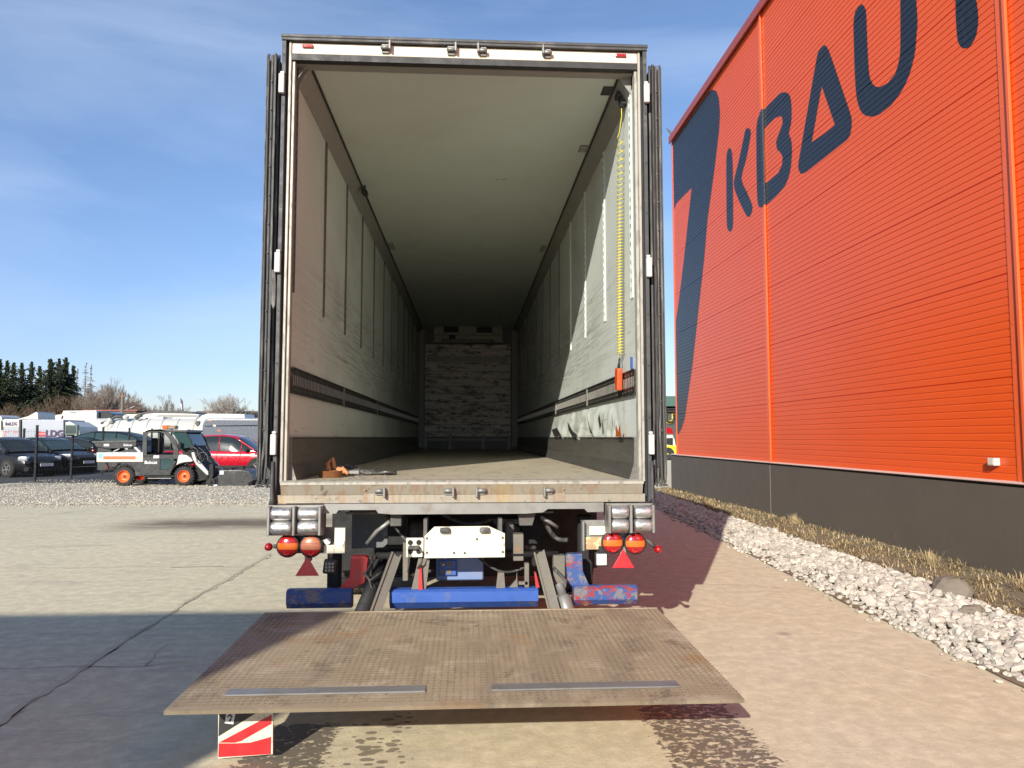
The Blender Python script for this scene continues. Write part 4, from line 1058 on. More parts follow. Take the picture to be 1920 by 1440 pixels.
# folded-back doors seen edge on
for s_ in (-1, 1):
    b = MB(); b.box(s_ * 1.305, s_ * 1.375, .07, 1.27, 1.215, 4.135, .004); dr = b.build('rear_door', m_grey, tr)
    for i in range(4):
        q = MB(); P = []; rr = []
        for k in range(61):
            z = 4.145 - 2.955 * k / 60; w = ss(2.2, 1.15, z)
            P.append((s_ * (1.300 + i * .0225 + (.016 * w * noise.noise(Vector((z * 4, i * 7.7 + s_, 0))))), .045 - .012 * (i % 2) + .02 * w * noise.noise(Vector((z * 3, i * 3.1, 5))), z)); rr.append(.0095 + .002 * noise.noise(Vector((z * 6, i, 2))))
        q.tube(P, .011, 8, rr=rr); q.build('door_gasket', m_gasket, dr)
    q = MB(); q.box(s_ * 1.308, s_ * 1.314, .0, .035, 1.30, 4.14); q.box(s_ * 1.3725, s_ * 1.379, .018, .045, 1.24, 4.13); q.build_split('gasket_strip', m_grey, dr)
    q = MB()
    for i in range(12):                                   # ragged seal ends
        x = s_ * random.uniform(1.295, 1.375); q.tube([(x, .05, 1.22), (x + random.uniform(-.02, .02), .03, 1.19), (x + random.uniform(-.03, .03), .02, 1.165 + random.uniform(0, .02))], .006, 5)
    q.build_split('seal_end', m_gasket, dr)
    q = MB()
    for i in range(14):
        z = 1.35 + i * .2; q.cyl((s_ * 1.345, .028, z), (s_ * 1.345, .022, z), .005, n=6)
    q.build_split('screw', m_under, dr)
    if s_ < 0:
        q = MB(); q.prism([(-1.300, 2.62), (-1.275, 2.62), (-1.268, 2.50), (-1.27, 2.38), (-1.282, 2.35), (-1.302, 2.40)], -.03, .03, 'y', .003); q.build('door_holder', m_gasket, tr)
    q = MB(); xx = s_ * 1.262
    q.tube([(xx, -.03, 1.34), (xx, -.035, 1.20), (xx + .004, -.04, 1.10), (xx + s_ * -.004, -.04, 1.06)], .012, 8, rr=[.01, .012, .014, .022]); q.build('door_retainer', m_grey, tr)

# remote control hanging on its coiled yellow cable
X0 = 1.09 - TX + TX
rc = thing('lift_remote', (1.12, 5.5, 1.85), 'orange tail lift handset hanging on a coiled yellow cable', 'remote control')
b = MB(); b.box(-.03, .012, -.10, -.0, .0, .165, .012, Matrix.Rotation(.12, 3, 'X'), 2); b.build('handset', m_orange, rc)
b = MB(); b.cyl((-.008, -.05, .16), (0, -.055, .24), .012, .007); b.build('cable_boot', m_dark, rc)
P = [(0, -.055, .23), (0, -.06, .27)]; z = .27; k = 0
while z < 1.98:
    dense = 1.0 - .72 * ss(.9, 2.0, z); a = k * .62
    P.append((.022 * math.cos(a) - .004 * math.sin(z * 2), -.07 - .16 * z * .3 + .022 * math.sin(a), z)); z += .0022 / dense * 1.0 * (.85 + .15); k += 1
    if z > 1.9: break
pe = P[-1]; P += [(pe[0] * .3, pe[1] + .0, z + .03), (0, -.22, 2.03), (0, -.22, 2.10)]
b = MB(); b.tube(P, .0036, 5); b.build('coiled_cable', m_yellow, rc)
b = MB(); b.lathe([(0, 0), (.012, 0), (.026, .03), (.032, .05), (.032, .10), (.045, .105), (.045, .12), (0, .12)], (0, -.22, 2.09), (.15, .0, 1), 20); b.box(-.045, .045, -.27, -.18, 2.16, 2.20, .006); b.box(-.01, .05, -.25, -.19, 2.11, 2.19, .006)
b.build('plug', m_dark, rc)
# strap left on the floor
stp = thing('ratchet_strap', (-1.0, 5.46, FZ), 'coil of orange lashing strap lying on the cargo floor by the left wall', 'strap')
b = MB()
def coil(c, r0, r1, turns, w, rx, ry, z0, tilt=0):
    n = int(turns * 26); V = []
    for i in range(n):
        a = 2 * math.pi * turns * i / n; r = r0 + (r1 - r0) * i / n
        V.append((c[0] + r * rx * math.cos(a), c[1] + r * ry * math.sin(a), z0))
    t = bmesh.new(); lo = [t.verts.new(p) for p in V]; hi = [t.verts.new((p[0] + tilt * .01, p[1], p[2] + w)) for p in V]
    for i in range(n - 1): t.faces.new((lo[i], lo[i + 1], hi[i + 1], hi[i]))
    bmesh.ops.solidify(t, geom=t.faces[:], thickness=.0025); b._new(t, True)
coil((0, 0), .045, .085, 4, .045, 1.05, .75, .002); b.build('webbing_coil', m_tan, stp)
b = MB(); b.tube([(-.03, .10, .02), (-.05, .14, .09), (-.02, .16, .13), (.0, .14, .06), (.04, .12, .05), (.09, .10, .03)], .022, 4); b.tube([(.02, .08, .02), (.07, .1, .06), (.11, .06, .02)], .018, 4); b.build('loose_webbing', m_tan, stp)
st2 = thing('ratchet_strap', (-.86, 5.72, FZ), 'tangled black strap with metal hooks on the floor behind the orange coil', 'strap')
b = MB(); b.tube([(-.18, -.02, .02), (-.12, .06, .05), (-.06, .0, .02), (.0, .05, .04), (.07, -.03, .02), (.16, .05, .015), (.24, .03, .02), (.30, .06, .012)], .016, 4); b.tube([(-.22, .1, .02), (-.1, .12, .07), (.02, .16, .03), (.14, .12, .02)], .018, 4); b.build('webbing', m_gasket, st2)
b = MB(); b.tube([(.18, .0, .02), (.23, -.02, .03), (.27, .0, .02), (.25, .03, .02)], .006, 6); b.box(-.05, .03, -.03, .01, .01, .04, .005); b.build('hook', m_gal, st2)
b = MB()
for i in range(60):
    x = random.uniform(-1.05, -.55); y = random.uniform(.2, .9) ; b.box(x, x + random.uniform(.004, .02), y, y + random.uniform(.004, .015), FZ, FZ + random.uniform(.002, .006))
b.build('floor_debris', m_under, tr)

# ------------------------------------------------------------------ warehouse behind the camera: casts the shade across the yard's left
wh = thing('storage_building', (-4.53, -4.4, 0), 'grey storage building behind the viewpoint shading the yard', 'building')
b = MB(); b.prism([(-26, 0), (0, 0), (-5.2, -11), (-26, -11)], -.3, 5.0, 'z'); b.build('wall', m_plinth, wh)  # unseen; side skewed along the sun's path to shape the shade's edge
b = MB(); b.prism([(-26.05, .03), (.02, .03), (-5.2, -11.05), (-26.05, -11.05)], 5.0, 5.06, 'z'); b.build('roof', m_eave, wh)
b = MB(); b.box(-14, -10, .002, .05, 0, 4.0); b.build('gate', m_grey, wh)

exec_after = True
# ------------------------------------------------------------------ vehicles
def wheel_parts(parent, x, y, r, w, side, rimm, spokes=5, name='wheel'):
    b = MB(); b.lathe([(r * .6, -w / 2), (r * .9, -w / 2), (r, -w / 2 + .03), (r, w / 2 - .03), (r * .9, w / 2), (r * .6, w / 2)], (x, y, r), (0, side, 0), 28); t = b.build(name, m_tyre, parent)
    q = MB(); q.lathe([(0, w / 2 - .02), (r * .15, w / 2 - .015), (r * .2, w / 2 - .05)], (x, y, r), (0, side, 0), 16)
    q.lathe([(r * .54, w / 2 - .06), (r * .60, w / 2 - .004), (r * .66, w / 2 + .002), (r * .66, -w / 2)], (x, y, r), (0, side, 0), 28)
    for k in range(spokes):
        a = 2 * math.pi * k / spokes + .3; q.box(x - r * .3, x + r * .3, y + side * (w / 2 - .05), y + side * (w / 2 - .012), r - r * .075, r + r * .075, .01, Matrix.Identity(3))
        for v in q.bm.verts[-24:]:
            pass
        # turn this spoke about the hub
        vs = [v for v in q.bm.verts if v.index == -1] 
        q.bm.verts.ensure_lookup_table()
        new = q.bm.verts[-24:] if True else []
        rot = Matrix.Rotation(a, 4, 'Y')
        for v in new:
            p = v.co - Vector((x, y, r)); p.x += r * .3; p = rot @ p; v.co = p + Vector((x, y, r))
    q.build('rim', rimm, t)
    q = MB(); q.lathe([(0, w / 2 - .07), (r * .56, w / 2 - .07)], (x, y, r), (0, side, 0), 20); q.build('brake_disc', m_black, t)
    return t
def interp(T, x):
    if x <= T[0][0]: return T[0][1]
    for (a, p), (b, q) in zip(T, T[1:]):
        if x <= b: return p + (q - p) * (x - a) / (b - a)
    return T[-1][1]
def car(root, L_, Wd, belt, roof, width, m, wr, wx, win_m=m_glass, rimm=m_gal, chrome=False, z0=.22, doors=()):
    """belt/roof/width: tables along the length (front at +x). belt = top of the lower body, roof = roof line above it"""
    b = MB(); h = Wd / 2
    NS = 44; xs = [L_ * i / NS for i in range(NS + 1)]
    t = bmesh.new(); rows = []
    for x in xs:
        zb_ = interp(belt, x); w = h * interp(width, x); end = min(x, L_ - x); e = ss(0, .25, end); zz = z0 + .10 * (1 - e)
        ring = [(0, zz), (w * .86, zz), (w * .97, zz + .10), (w * 1.0, zz + .28), (w * .995, zb_ - .18), (w * .965, zb_ - .05), (w * .90, zb_), (w * .5, zb_ + .018), (0, zb_ + .025)]
        full = ring + [(-a, c) for a, c in ring[-2:0:-1]]
        rows.append([t.verts.new((x, a, c)) for a, c in full])
    n = len(rows[0])
    for p, q in zip(rows, rows[1:]):
        for i in range(n): t.faces.new((p[i], p[(i + 1) % n], q[(i + 1) % n], q[i]))
    t.faces.new(rows[0]); t.faces.new(rows[-1][::-1]); bmesh.ops.recalc_face_normals(t, faces=t.faces[:])
    b._new(t, True); body = b.build('body', m, root)
    # glasshouse
    x0, x1 = roof[0][0], roof[-1][0]; N = 36
    gl = bmesh.new(); rf = bmesh.new(); G = []; Rr = []
    for i in range(N + 1):
        x = x0 + (x1 - x0) * i / N; zr = interp(roof, x); zb_ = interp(belt, x); w = h * interp(width, x); k = max(0.0, (zr - zb_) / .5); kk = min(1, k)
        wt = w * (.90 - .17 * kk)
        G.append([(x, w * .90, zb_ - .01), (x, (w * .90 + wt) / 2 + .012, (zb_ + zr) / 2), (x, wt, zr - .055 * kk), (x, wt * .90, zr - .012 * kk), (x, wt * .5, zr + .012), (x, 0, zr + .018)])
    def mk(bm_, idx, off=0.0):
        g = [[bm_.verts.new((p[j][0], s_ * (p[j][1] + off * (1 if j < 3 else 0)), p[j][2] + (off if j >= 3 else 0))) for j in idx] for p in G for s_ in (1,)]
        g2 = [[bm_.verts.new((p[j][0], -(p[j][1] + off * (1 if j < 3 else 0)), p[j][2] + (off if j >= 3 else 0))) for j in idx] for p in G]
        for q in (g, g2):
            for a_, c_ in zip(q, q[1:]):
                for j in range(len(idx) - 1): bm_.faces.new((a_[j], a_[j + 1], c_[j + 1], c_[j]))
        bmesh.ops.recalc_face_normals(bm_, faces=bm_.faces[:])
    mk(gl, [0, 1, 2, 3, 4, 5]); q = MB(); q._new(gl, True); win = q.build('window', win_m, root)
    # roof skin over the flat part
    flat = [i for i in range(N + 1) if G[i][5][2] > max(p[5][2] for p in G) - .16]
    Gs = G[flat[0]:flat[-1] + 1]; G2 = G; G = Gs; mk(rf, [2, 3, 4, 5], .008); G = G2
    q = MB(); q._new(rf, True); q.build('roof', m, root)
    # pillars
    q = MB()
    for s_ in (1, -1):
        for px_ in doors:
            i = min(N, max(0, round((px_ - x0) / (x1 - x0) * N))); p = G2[i]
            q.tube([(p[j][0], s_ * (p[j][1] + .004), p[j][2]) for j in (0, 1, 2)], .022, 4)
        for rng_ in (range(0, flat[0] + 1), range(flat[-1], N + 1)):
            q.tube([(G2[i][2][0], s_ * (G2[i][2][1] + .006), G2[i][2][2]) for i in rng_], .032, 5)
    q.build_split('pillar', m, root)
    if chrome:
        q = MB()
        for s_ in (1, -1):
            q.tube([(p[0][0], s_ * (p[0][1] + .012), p[0][2] + .02) for p in G2[5:-4]] , .012, 4); q.tube([(p[2][0], s_ * (p[2][1] + .012), p[2][2] + .02) for p in G2[3:-4]], .012, 4)
        q.build('window_trim', m_chrome, win)
    for x in wx:
        for s_ in (1, -1):
            q = MB(); q.cyl((x, s_ * (h * .80), wr + .03), (x, s_ * (h * 1.003), wr + .03), wr * 1.16, n=28); q.build_split('wheel_arch', m_black, body)
            wheel_parts(root, x, s_ * (h * .995 - .08), wr, .20, s_, rimm)
    q = MB()
    for x in doors:
        for s_ in (1, -1): q.box(x - .006, x + .006, s_ * h * .93, s_ * (h + .002), z0 + .2, interp(belt, x) - .06)
    q.build_split('door_gap', m_black, body)
    q = MB()
    for s_ in (1, -1):
        i = flat[-1] + 3 if flat[-1] + 3 < N else flat[-1]; p = G2[min(N, i + 4)][0]; q.box(p[0] - .10, p[0] + .04, s_ * (h * .93), s_ * (h * 1.10), p[2] + .0, p[2] + .13, .03)
    q.build_split('wing_mirror', m_black if m is not m_cred else m_black, root)
    return body
def head(root, x, y, z, lx, ly, lz, m=m_lamp, nm='headlight', rz=0):
    for s_ in (1, -1):
        b = MB(); b.box(x - lx / 2, x + lx / 2, s_ * y - ly / 2, s_ * y + ly / 2, z - lz / 2, z + lz / 2, min(lx, ly, lz) * .3, Matrix.Rotation(-s_ * rz, 3, 'Z'), 2); b.build(nm, m, root)
def plate(root, x, z, s_, txt=''):
    b = MB(); b.box(x - .01, x + .01, -.26, .26, z - .055, z + .055, .003); o = b.build('number_plate', m_decalw, root); return o
def at(u, Y): return wpt(u, 840, Y)[0]   # metres to the side of the sight line at distance Y
G = 'dark cars parked behind the fence'
# far left hatchback: nose to the right, three quarter view
hb_belt = [(0, .88), (.5, .95), (1.6, .92), (3.0, .92), (3.6, .86), (4.1, .74), (4.35, .55)]
hb_roof = [(.25, .93), (.75, 1.33), (1.4, 1.45), (2.2, 1.47), (2.7, 1.38), (3.35, .95)]
hb_w = [(0, .86), (.3, .96), (1, 1), (3.3, 1), (3.9, .93), (4.2, .82), (4.35, .66)]
def gp(u, v, Z=-.19):
    d = sight(u, v); t = (Z - CAMZ) / d[2]; return Vector((d[0] * t, d[1] * t, Z))
def park(r, u, v, k, rz, lx, ly):
    # stands the car so that its point (lx, ly) is over the ground point seen at (u, v)
    r.scale = (k, k, k); r.rotation_euler = (0, 0, rz); c, s__ = math.cos(rz), math.sin(rz); p = gp(u, v)
    r.location = (p.x - k * (lx * c - ly * s__), p.y - k * (lx * s__ + ly * c), -.185)
def hatch(loc, rz, label, paint=m_cblk):
    r = thing('parked_car', loc, label, 'car', G, rz)
    car(r, 4.35, 1.76, hb_belt, hb_roof, hb_w, paint, .32, (.72, 3.42), doors=(1.05, 2.05, 2.95))
    head(r, 4.03, .66, .70, .34, .22, .16, rz=.5); b = MB(); b.box(4.22, 4.35, -.4, .4, .52, .60, .02); b.build('grille', m_chrome, r); plate(r, 4.37, .46, 1)
    b = MB(); b.box(4.10, 4.33, -.72, .72, .22, .40, .04); b.build('bumper', m_black, r)
    return r
hc = hatch((0, 30, 0), R(-26), 'black hatchback at the left edge with bright headlight and silver wheel')
park(hc, 11, 896, 1.13, R(-25), 3.42, -.88)
r = thing('parked_car', (at(-32, 33), 34.0, -.18), 'dark saloon with pale roof beside the fence post nose to the right', 'car', G, R(-24))
car(r, 4.75, 1.86, [(0, .95), (.6, 1.0), (2, .96), (3.2, .95), (3.9, .88), (4.5, .74), (4.75, .58)], [(.2, 1.0), (1.0, 1.38), (1.8, 1.47), (2.4, 1.46), (2.9, 1.36), (3.6, .98)], [(0, .86), (.3, .96), (1, 1), (3.6, 1), (4.2, .93), (4.6, .8), (4.75, .66)], m_cdgr, .33, (.85, 3.75), win_m=m_glassl, doors=(1.2, 2.2, 3.1))
head(r, 4.33, .70, .74, .52, .2, .15, rz=.45); head(r, 4.55, .66, .42, .12, .16, .10, nm='fog_lamp')
b = MB(); b.box(4.66, 4.75, -.45, .45, .56, .68, .02); b.build('grille', m_black, r); plate(r, 4.80, .47, 1)
b = MB(); b.box(4.5, 4.72, -.74, .74, .27, .30, .01); b.build('bumper_trim', m_chrome, r); park(r, 93, 889, 1.13, R(-24), 3.75, -.93)
r = thing('parked_car', (at(205, 35.5), 36.0, -.18), 'black estate car with chrome window trim and red tail light', 'car', G, R(180 + 8))
car(r, 4.8, 1.84, [(0, 1.0), (.5, 1.02), (2, .98), (3.4, .95), (4.2, .84), (4.8, .6)], [(.05, 1.02), (.35, 1.34), (.9, 1.47), (2.2, 1.5), (2.9, 1.40), (3.7, .97)], [(0, .88), (.25, .96), (1, 1), (3.6, 1), (4.3, .93), (4.8, .7)], m_cdgr, .33, (.9, 3.8), chrome=True, doors=(1.3, 2.3, 3.2))
head(r, .12, .80, .86, .30, .2, .20, m_lred, 'tail_light'); plate(r, -.02, .56, -1); park(r, 172, 884, 1.13, R(165), 0, .90)
r = thing('parked_car', (at(150, 38), 38.5, -.18), 'dark tall car half hidden behind the black tray machine', 'car', G, R(178))
r.location.x = at(285, 40); r.location.y = 40; r.scale = (1.18, 1.18, 1.18)
car(r, 4.7, 1.86, [(0, 1.02), (.6, 1.06), (3.3, 1.03), (4.2, .95), (4.7, .7)], [(.1, 1.05), (.5, 1.50), (1.2, 1.66), (2.3, 1.68), (3.0, 1.52), (3.8, 1.05)], [(0, .88), (.3, .97), (1, 1), (3.7, 1), (4.3, .93), (4.7, .75)], m_cblk, .35, (.9, 3.7), win_m=m_glassl, doors=(1.25, 2.2, 3.15))
# red pickup
r = thing('pickup_truck', (at(308, 32.6), 32.6, -.19), 'bright red double cab pickup parked behind the orange-wheeled machine', 'pickup', None, R(-4))
car(r, 5.3, 1.86, [(0, 1.12), (1.55, 1.13), (3.9, 1.10), (4.5, 1.06), (5.1, .96), (5.3, .80)], [(1.60, 1.15), (1.70, 1.64), (1.95, 1.77), (2.7, 1.80), (3.2, 1.75), (3.5, 1.62), (4.2, 1.14)], [(0, .93), (.2, .98), (1, 1), (4.2, 1), (4.9, .94), (5.3, .78)], m_cred, .38, (1.0, 4.35), z0=.42, doors=(1.75, 2.65, 3.62))
head(r, 5.05, .72, .90, .42, .24, .20, rz=.5)
b = MB()
for s_ in (-1, 1): b.box(4.05, 4.25, s_ * .925, s_ * .94, .96, 1.02, .01)
b.build_split('side_vent', m_decalw, r)
b = MB(); b.box(.05, 1.5, -.80, .80, 1.05, 1.155); b.build('load_bed', m_black, r)
b = MB(); b.tube([(1.55, -.75, 1.14), (1.62, -.72, 1.62), (1.62, .72, 1.62), (1.55, .75, 1.14)], .035, 8); b.build_split('roll_bar', m_chrome, r)
b = MB()
for s_ in (-1, 1): b.box(1.6, 3.7, s_ * .84, s_ * .96, .36, .41, .02)
b.build_split('side_step', m_black, r)

# the compact utility machine with orange wheels
UY = 26.6
ux = at(212, UY); uv = thing('utility_vehicle', (ux, UY, gz(ux, UY)), 'dark grey utility machine with orange wheels, white load bed and amber beacon', 'utility vehicle')
K = 1 / (6.857 * 52.14)
def t8(x, y): q = wpt(230 + x / 6.857, 760 + y / 6.857, UY); return (q[0] - ux, q[1] - uv.location.z)
def t7(x, y): q = wpt(x / 7.385, 760 + y / 7.385, UY); return (q[0] - ux, q[1] - uv.location.z)
def P8(l): return [t8(*p) for p in l]
def P7(l): return [t7(*p) for p in l]
UW = 1.5
b = MB(); b.prism(P7([(1335, 655), (1885, 655), (1980, 655), (1980, 785), (1335, 785)]), 0, UW, 'y', .02); bed = b.build('load_bed', m_cwht, uv)
q = MB(); q.prism(P7([(1430, 705), (1885, 705), (1885, 748), (1430, 748)]), -.004, -.001, 'y'); q.build('bed_stripe', m_stripe, bed)
q = MB(); q.prism(P7([(1365, 665), (1420, 665), (1420, 725), (1392, 745), (1365, 725)]), -.004, -.001, 'y'); q.build('bed_badge', m_teal, bed)
cx, cz = t7(1920, 728); text('5600', .10, 'bed_lettering', m_decalw, bed, Matrix.Translation((cx - .02, -.007, cz)) @ RXZ)
b = MB(); b.prism(P8([(-60, 728), (262, 728), (262, 905), (150, 905), (150, 840), (110, 780), (60, 755), (0, 750), (-60, 745)]), .04, UW - .04, 'y'); b.build('rear_body', m_tool, uv)
b = MB(); P = P8([(-80, 745), (-30, 738), (30, 745), (80, 775), (120, 820), (140, 870), (155, 905)]); b.tube([(p[0], .06, p[1]) for p in P], .022, 6); b.build_split('mudguard', m_black, uv)
# cab door frame: outer outline and window opening
OUT = P8([(262, 900), (268, 640), (280, 350), (300, 322), (350, 310), (480, 305), (560, 330), (630, 385), (690, 480), (715, 580), (718, 660), (690, 720), (640, 800), (610, 895)])
b = MB()
WIN = P8([(308, 630), (308, 630), (312, 370), (330, 348), (380, 340), (480, 342), (540, 370), (590, 420), (630, 490), (655, 570), (660, 620), (650, 632), (640, 634), (600, 634)])
# upper frame ring, lower solid door
b.ring(OUT[1:12] + [t8(690, 720), t8(480, 650), t8(262, 650)], [WIN[0]] + WIN[2:12] + [t8(648, 634), t8(480, 634), t8(310, 634)], 0, .05, 'y')
b.prism(P8([(262, 900), (262, 655), (480, 655), (480, 690), (478, 828), (560, 828), (600, 820), (655, 735), (655, 690), (700, 690), (690, 720), (640, 800), (610, 895)]), 0, .05, 'y')
b.prism(P8([(480, 655), (700, 655), (712, 690), (480, 690)]), .001, .05, 'y')
door = b.build('cab_door', m_tool, uv)
b = MB(); b.prism(P8([(482, 692), (650, 692), (650, 735), (598, 815), (560, 825), (482, 825)]), .02, .03, 'y'); b.build('lower_window', m_glassl, door)
b = MB(); b.prism(WIN[1:12], .025, .03, 'y'); 
m_clear = NT('clear_cab_glass').done((.9, .95, .95), .03, 0.0, None, Transmission_Weight=1.0, IOR=1.05)
b.build('door_window', m_clear, door)
b = MB(); b.box(*[t8(420, 0)[0], t8(492, 0)[0]], -.006, -.001, t8(0, 680)[1], t8(0, 645)[1]); b.build('door_sticker', m_decalw, door)
tx, tz = t8(352, 735); text('Bobcat', .155, 'door_lettering', m_decalw, door, Matrix.Translation((tx + .03, -.006, tz)) @ RXZ, bold=.004)
q = MB(); hx, hz = t8(298, 732); q.prism([(hx - .04, hz + .02), (hx - .03, hz + .05), (hx - .01, hz + .02), (hx + .01, hz + .02), (hx + .03, hz + .05), (hx + .04, hz + .02), (hx + .02, hz - .02), (hx, hz - .05), (hx - .02, hz - .02)], -.006, -.001, 'y'); q.build('door_emblem', m_decalw, door)
# far side of the cab, roof, seats, back
b = MB(); b.ring(OUT[1:12] + [t8(690, 720), t8(480, 650), t8(262, 650)], [WIN[0]] + WIN[2:12] + [t8(648, 634), t8(480, 634), t8(310, 634)], UW - .05, UW, 'y')
b.prism(P8([(262, 900), (262, 655), (700, 655), (640, 800), (610, 895)]), UW - .05, UW, 'y')
b.prism(P8([(280, 350), (300, 322), (350, 310), (480, 305), (600, 318), (830, 315), (835, 345), (640, 345), (560, 345), (480, 335), (350, 335), (300, 350)]), -.0, UW, 'y', .015)
b.box(t8(265, 0)[0], t8(300, 0)[0], .05, UW - .05, t8(0, 895)[1], t8(0, 600)[1]); b.box(t8(265, 0)[0], t8(290, 0)[0], .05, .2, t8(0, 600)[1], t8(0, 340)[1]); b.box(t8(265, 0)[0], t8(290, 0)[0], UW - .2, UW - .05, t8(0, 600)[1], t8(0, 340)[1]); b.build('cab', m_tool, uv)
b = MB(); b.box(t8(330, 0)[0], t8(470, 0)[0], .25, UW - .25, t8(0, 700)[1], t8(0, 620)[1], .04); b.box(t8(330, 0)[0], t8(370, 0)[0], .3, .7, t8(0, 620)[1], t8(0, 420)[1], .04); b.box(t8(330, 0)[0], t8(370, 0)[0], .85, 1.2, t8(0, 620)[1], t8(0, 420)[1], .04); b.build_split('seat', m_black, uv)
b = MB(); cxx, czz = t8(600, 560); b.lathe([(.15, -.012), (.165, 0), (.15, .012), (.138, 0), (.15, -.012)], (cxx, .4, czz), (1, 0, .6), 20); b.tube([(cxx, .4, czz), t8(680, 0)[:1] + (.4,) + t8(0, 650)[1:]], .02); b.build('steering_wheel', m_black, uv)
# windscreen running forward and down
b = MB(); b.prism(P8([(620, 350), (790, 335), (830, 370), (880, 470), (895, 520), (860, 540), (760, 560), (735, 560), (715, 480), (670, 400)]), .04, UW - .04, 'y'); b.build('windscreen', m_glassl, uv)
b = MB(); P = P8([(790, 330), (835, 380), (875, 450), (900, 530), (930, 590)])
for yy in (.02, UW - .02): b.tube([(p[0], yy, p[1]) for p in P], .02, 6)
b.box(t8(745, 0)[0], t8(782, 0)[0], -.12, -.04, t8(0, 555)[1], t8(0, 470)[1], .02); b.build_split('windscreen_frame', m_black, uv)
b = MB()
for x in (655, 720, 780): c = t8(x, 335); b.lathe([(0, 0), (.03, 0), (.045, .04), (.045, .06), (0, .062)], (c[0], .1 + (x - 655) * .004, c[1]), (.6, -.6, -.1), 12)
b.build_split('roof_light', m_lamp, uv)
x0, z0_ = t8(458, 303); x1, z1_ = t8(632, 255)
b = MB(); b.box(x0, x0 + (x1 - x0) * .42, .3, .62, z0_, z1_, .02); b.build('beacon', m_lor, uv)
b = MB(); b.box(x0 + (x1 - x0) * .42, x1, .3, .62, z0_, z1_ - .01, .02); b.build('beacon', M('brown_lens', (.25, .16, .10), .3), uv)
# front fender and nose
b = MB(); b.prism(P8([(700, 735), (722, 640), (760, 632), (830, 645), (880, 680), (905, 715), (880, 725), (800, 730), (740, 745), (690, 770)]), -.02, UW + .02, 'y', .02); b.build('front_fender', m_cwht, uv)
b = MB(); b.prism(P8([(740, 640), (735, 560), (900, 530), (960, 620), (1000, 720), (1080, 880), (1060, 960), (920, 985), (900, 780), (880, 730), (860, 690)]), .2, UW - .2, 'y', .02); b.build('nose', m_black, uv)
b = MB(); P = P8([(610, 895), (630, 830), (680, 770), (740, 740), (800, 735), (860, 760), (900, 800)]); b.tube([(p[0], .02, p[1]) for p in P], .025, 6); b.prism(P8([(265, 895), (640, 895), (640, 922), (265, 922)]), .05, UW - .05, 'y'); b.build('sill', m_black, uv)
b = MB(); b.box(t8(350, 0)[0], t8(650, 0)[0], .02, .05, t8(0, 945)[1], t8(0, 935)[1]); b.build('step_bar', m_gal, uv)
b = MB(); b.prism(P8([(200, 905), (330, 915), (350, 960), (300, 990), (240, 985)]), .5, 1.0, 'y'); b.prism(P8([(262, 880), (640, 880), (640, 930), (262, 930)]), .3, 1.2, 'y'); b.build_split('driveline', m_black, uv)
for wx_, wz_ in ((15, 905), (787, 918)):
    for yy, s_ in ((.12, -1), (UW - .12, 1)):
        c = t8(wx_, wz_); rr_ = .345
        q = MB(); q.lathe([(.20, -.14), (.30, -.14), (rr_ - .01, -.10), (rr_, -.05), (rr_, .05), (rr_ - .01, .10), (.30, .14), (.20, .14)], (c[0], yy, rr_), (0, s_, 0), 32)
        for k in range(22):
            a = 2 * math.pi * k / 22
            for o_, ph in ((-.07, 0), (.07, .14)): aa = a + ph; q.box(c[0] + rr_ * math.cos(aa) - .022, c[0] + rr_ * math.cos(aa) + .022, yy + o_ - .055, yy + o_ + .055, rr_ + rr_ * math.sin(aa) - .016, rr_ + rr_ * math.sin(aa) + .016, rot=Matrix.Rotation(-aa, 3, 'Y'))
        w_ = q.build('wheel', m_tyre, uv)
        q = MB(); q.lathe([(0, .07), (.05, .07), (.06, .05), (.12, .045), (.15, .06), (.19, .11), (.21, .145), (.215, .145), (.215, -.1)], (c[0], yy, rr_), (0, s_, 0), 28); rm = q.build('rim', m_hub, w_)
        q = MB(); q.lathe([(0, .085), (.035, .085), (.045, .07)], (c[0], yy, rr_), (0, s_, 0), 6, False); q.build('hub_cap', m_black, rm)
# rear hitch and hoses
b = MB(); P = P7([(1310, 940), (1380, 895), (1430, 890), (1480, 900), (1540, 830), (1600, 800)]); b.tube([(p[0], .5, p[1]) for p in P], .022); P = P7([(1400, 800), (1420, 850), (1440, 920), (1490, 880), (1530, 860)]); b.tube([(p[0], .4, p[1]) for p in P], .02); P = P7([(1350, 800), (1385, 860), (1460, 870), (1520, 900), (1560, 850)]); b.tube([(p[0], .6, p[1]) for p in P], .015); b.build_split('rear_hose', m_black, uv)
b = MB(); P = P7([(1415, 815), (1425, 850), (1400, 880)]); b.tube([(p[0], .35, p[1]) for p in P], .022); b.build('hose_coupling', m_red, uv)
# loader arm and hoses in front
b = MB(); b.prism(P8([(890, 610), (925, 600), (950, 680), (1010, 740), (1105, 850), (1110, 895), (1085, 890), (950, 760), (910, 690)]), -.06, .06, 'y', .01); b.prism(P8([(890, 610), (925, 600), (950, 680), (1010, 740), (1105, 850), (1110, 895), (1085, 890), (950, 760), (910, 690)]), UW - .06, UW + .06, 'y', .01); b.build_split('loader_arm', m_cwht, uv)
b = MB()
for l, yy in (([(900, 520), (960, 560), (1010, 640), (1030, 700), (1000, 750), (965, 720), (960, 660), (1010, 610), (1060, 600), (1100, 640), (1110, 700), (1140, 730)], -.1), ([(880, 560), (940, 600), (980, 690), (1000, 730), (1030, 700), (1040, 640), (1080, 620), (1090, 670), (1060, 700), (1120, 720), (1150, 760)], .1), ([(870, 480), (930, 540), (1000, 590), (1070, 690), (1130, 720)], .3), ([(900, 560), (930, 640), (1000, 700), (1060, 660), (1110, 690), (1130, 780)], .5)):
    b.tube([(t8(*p)[0], yy, t8(*p)[1]) for p in l], .016, 6)
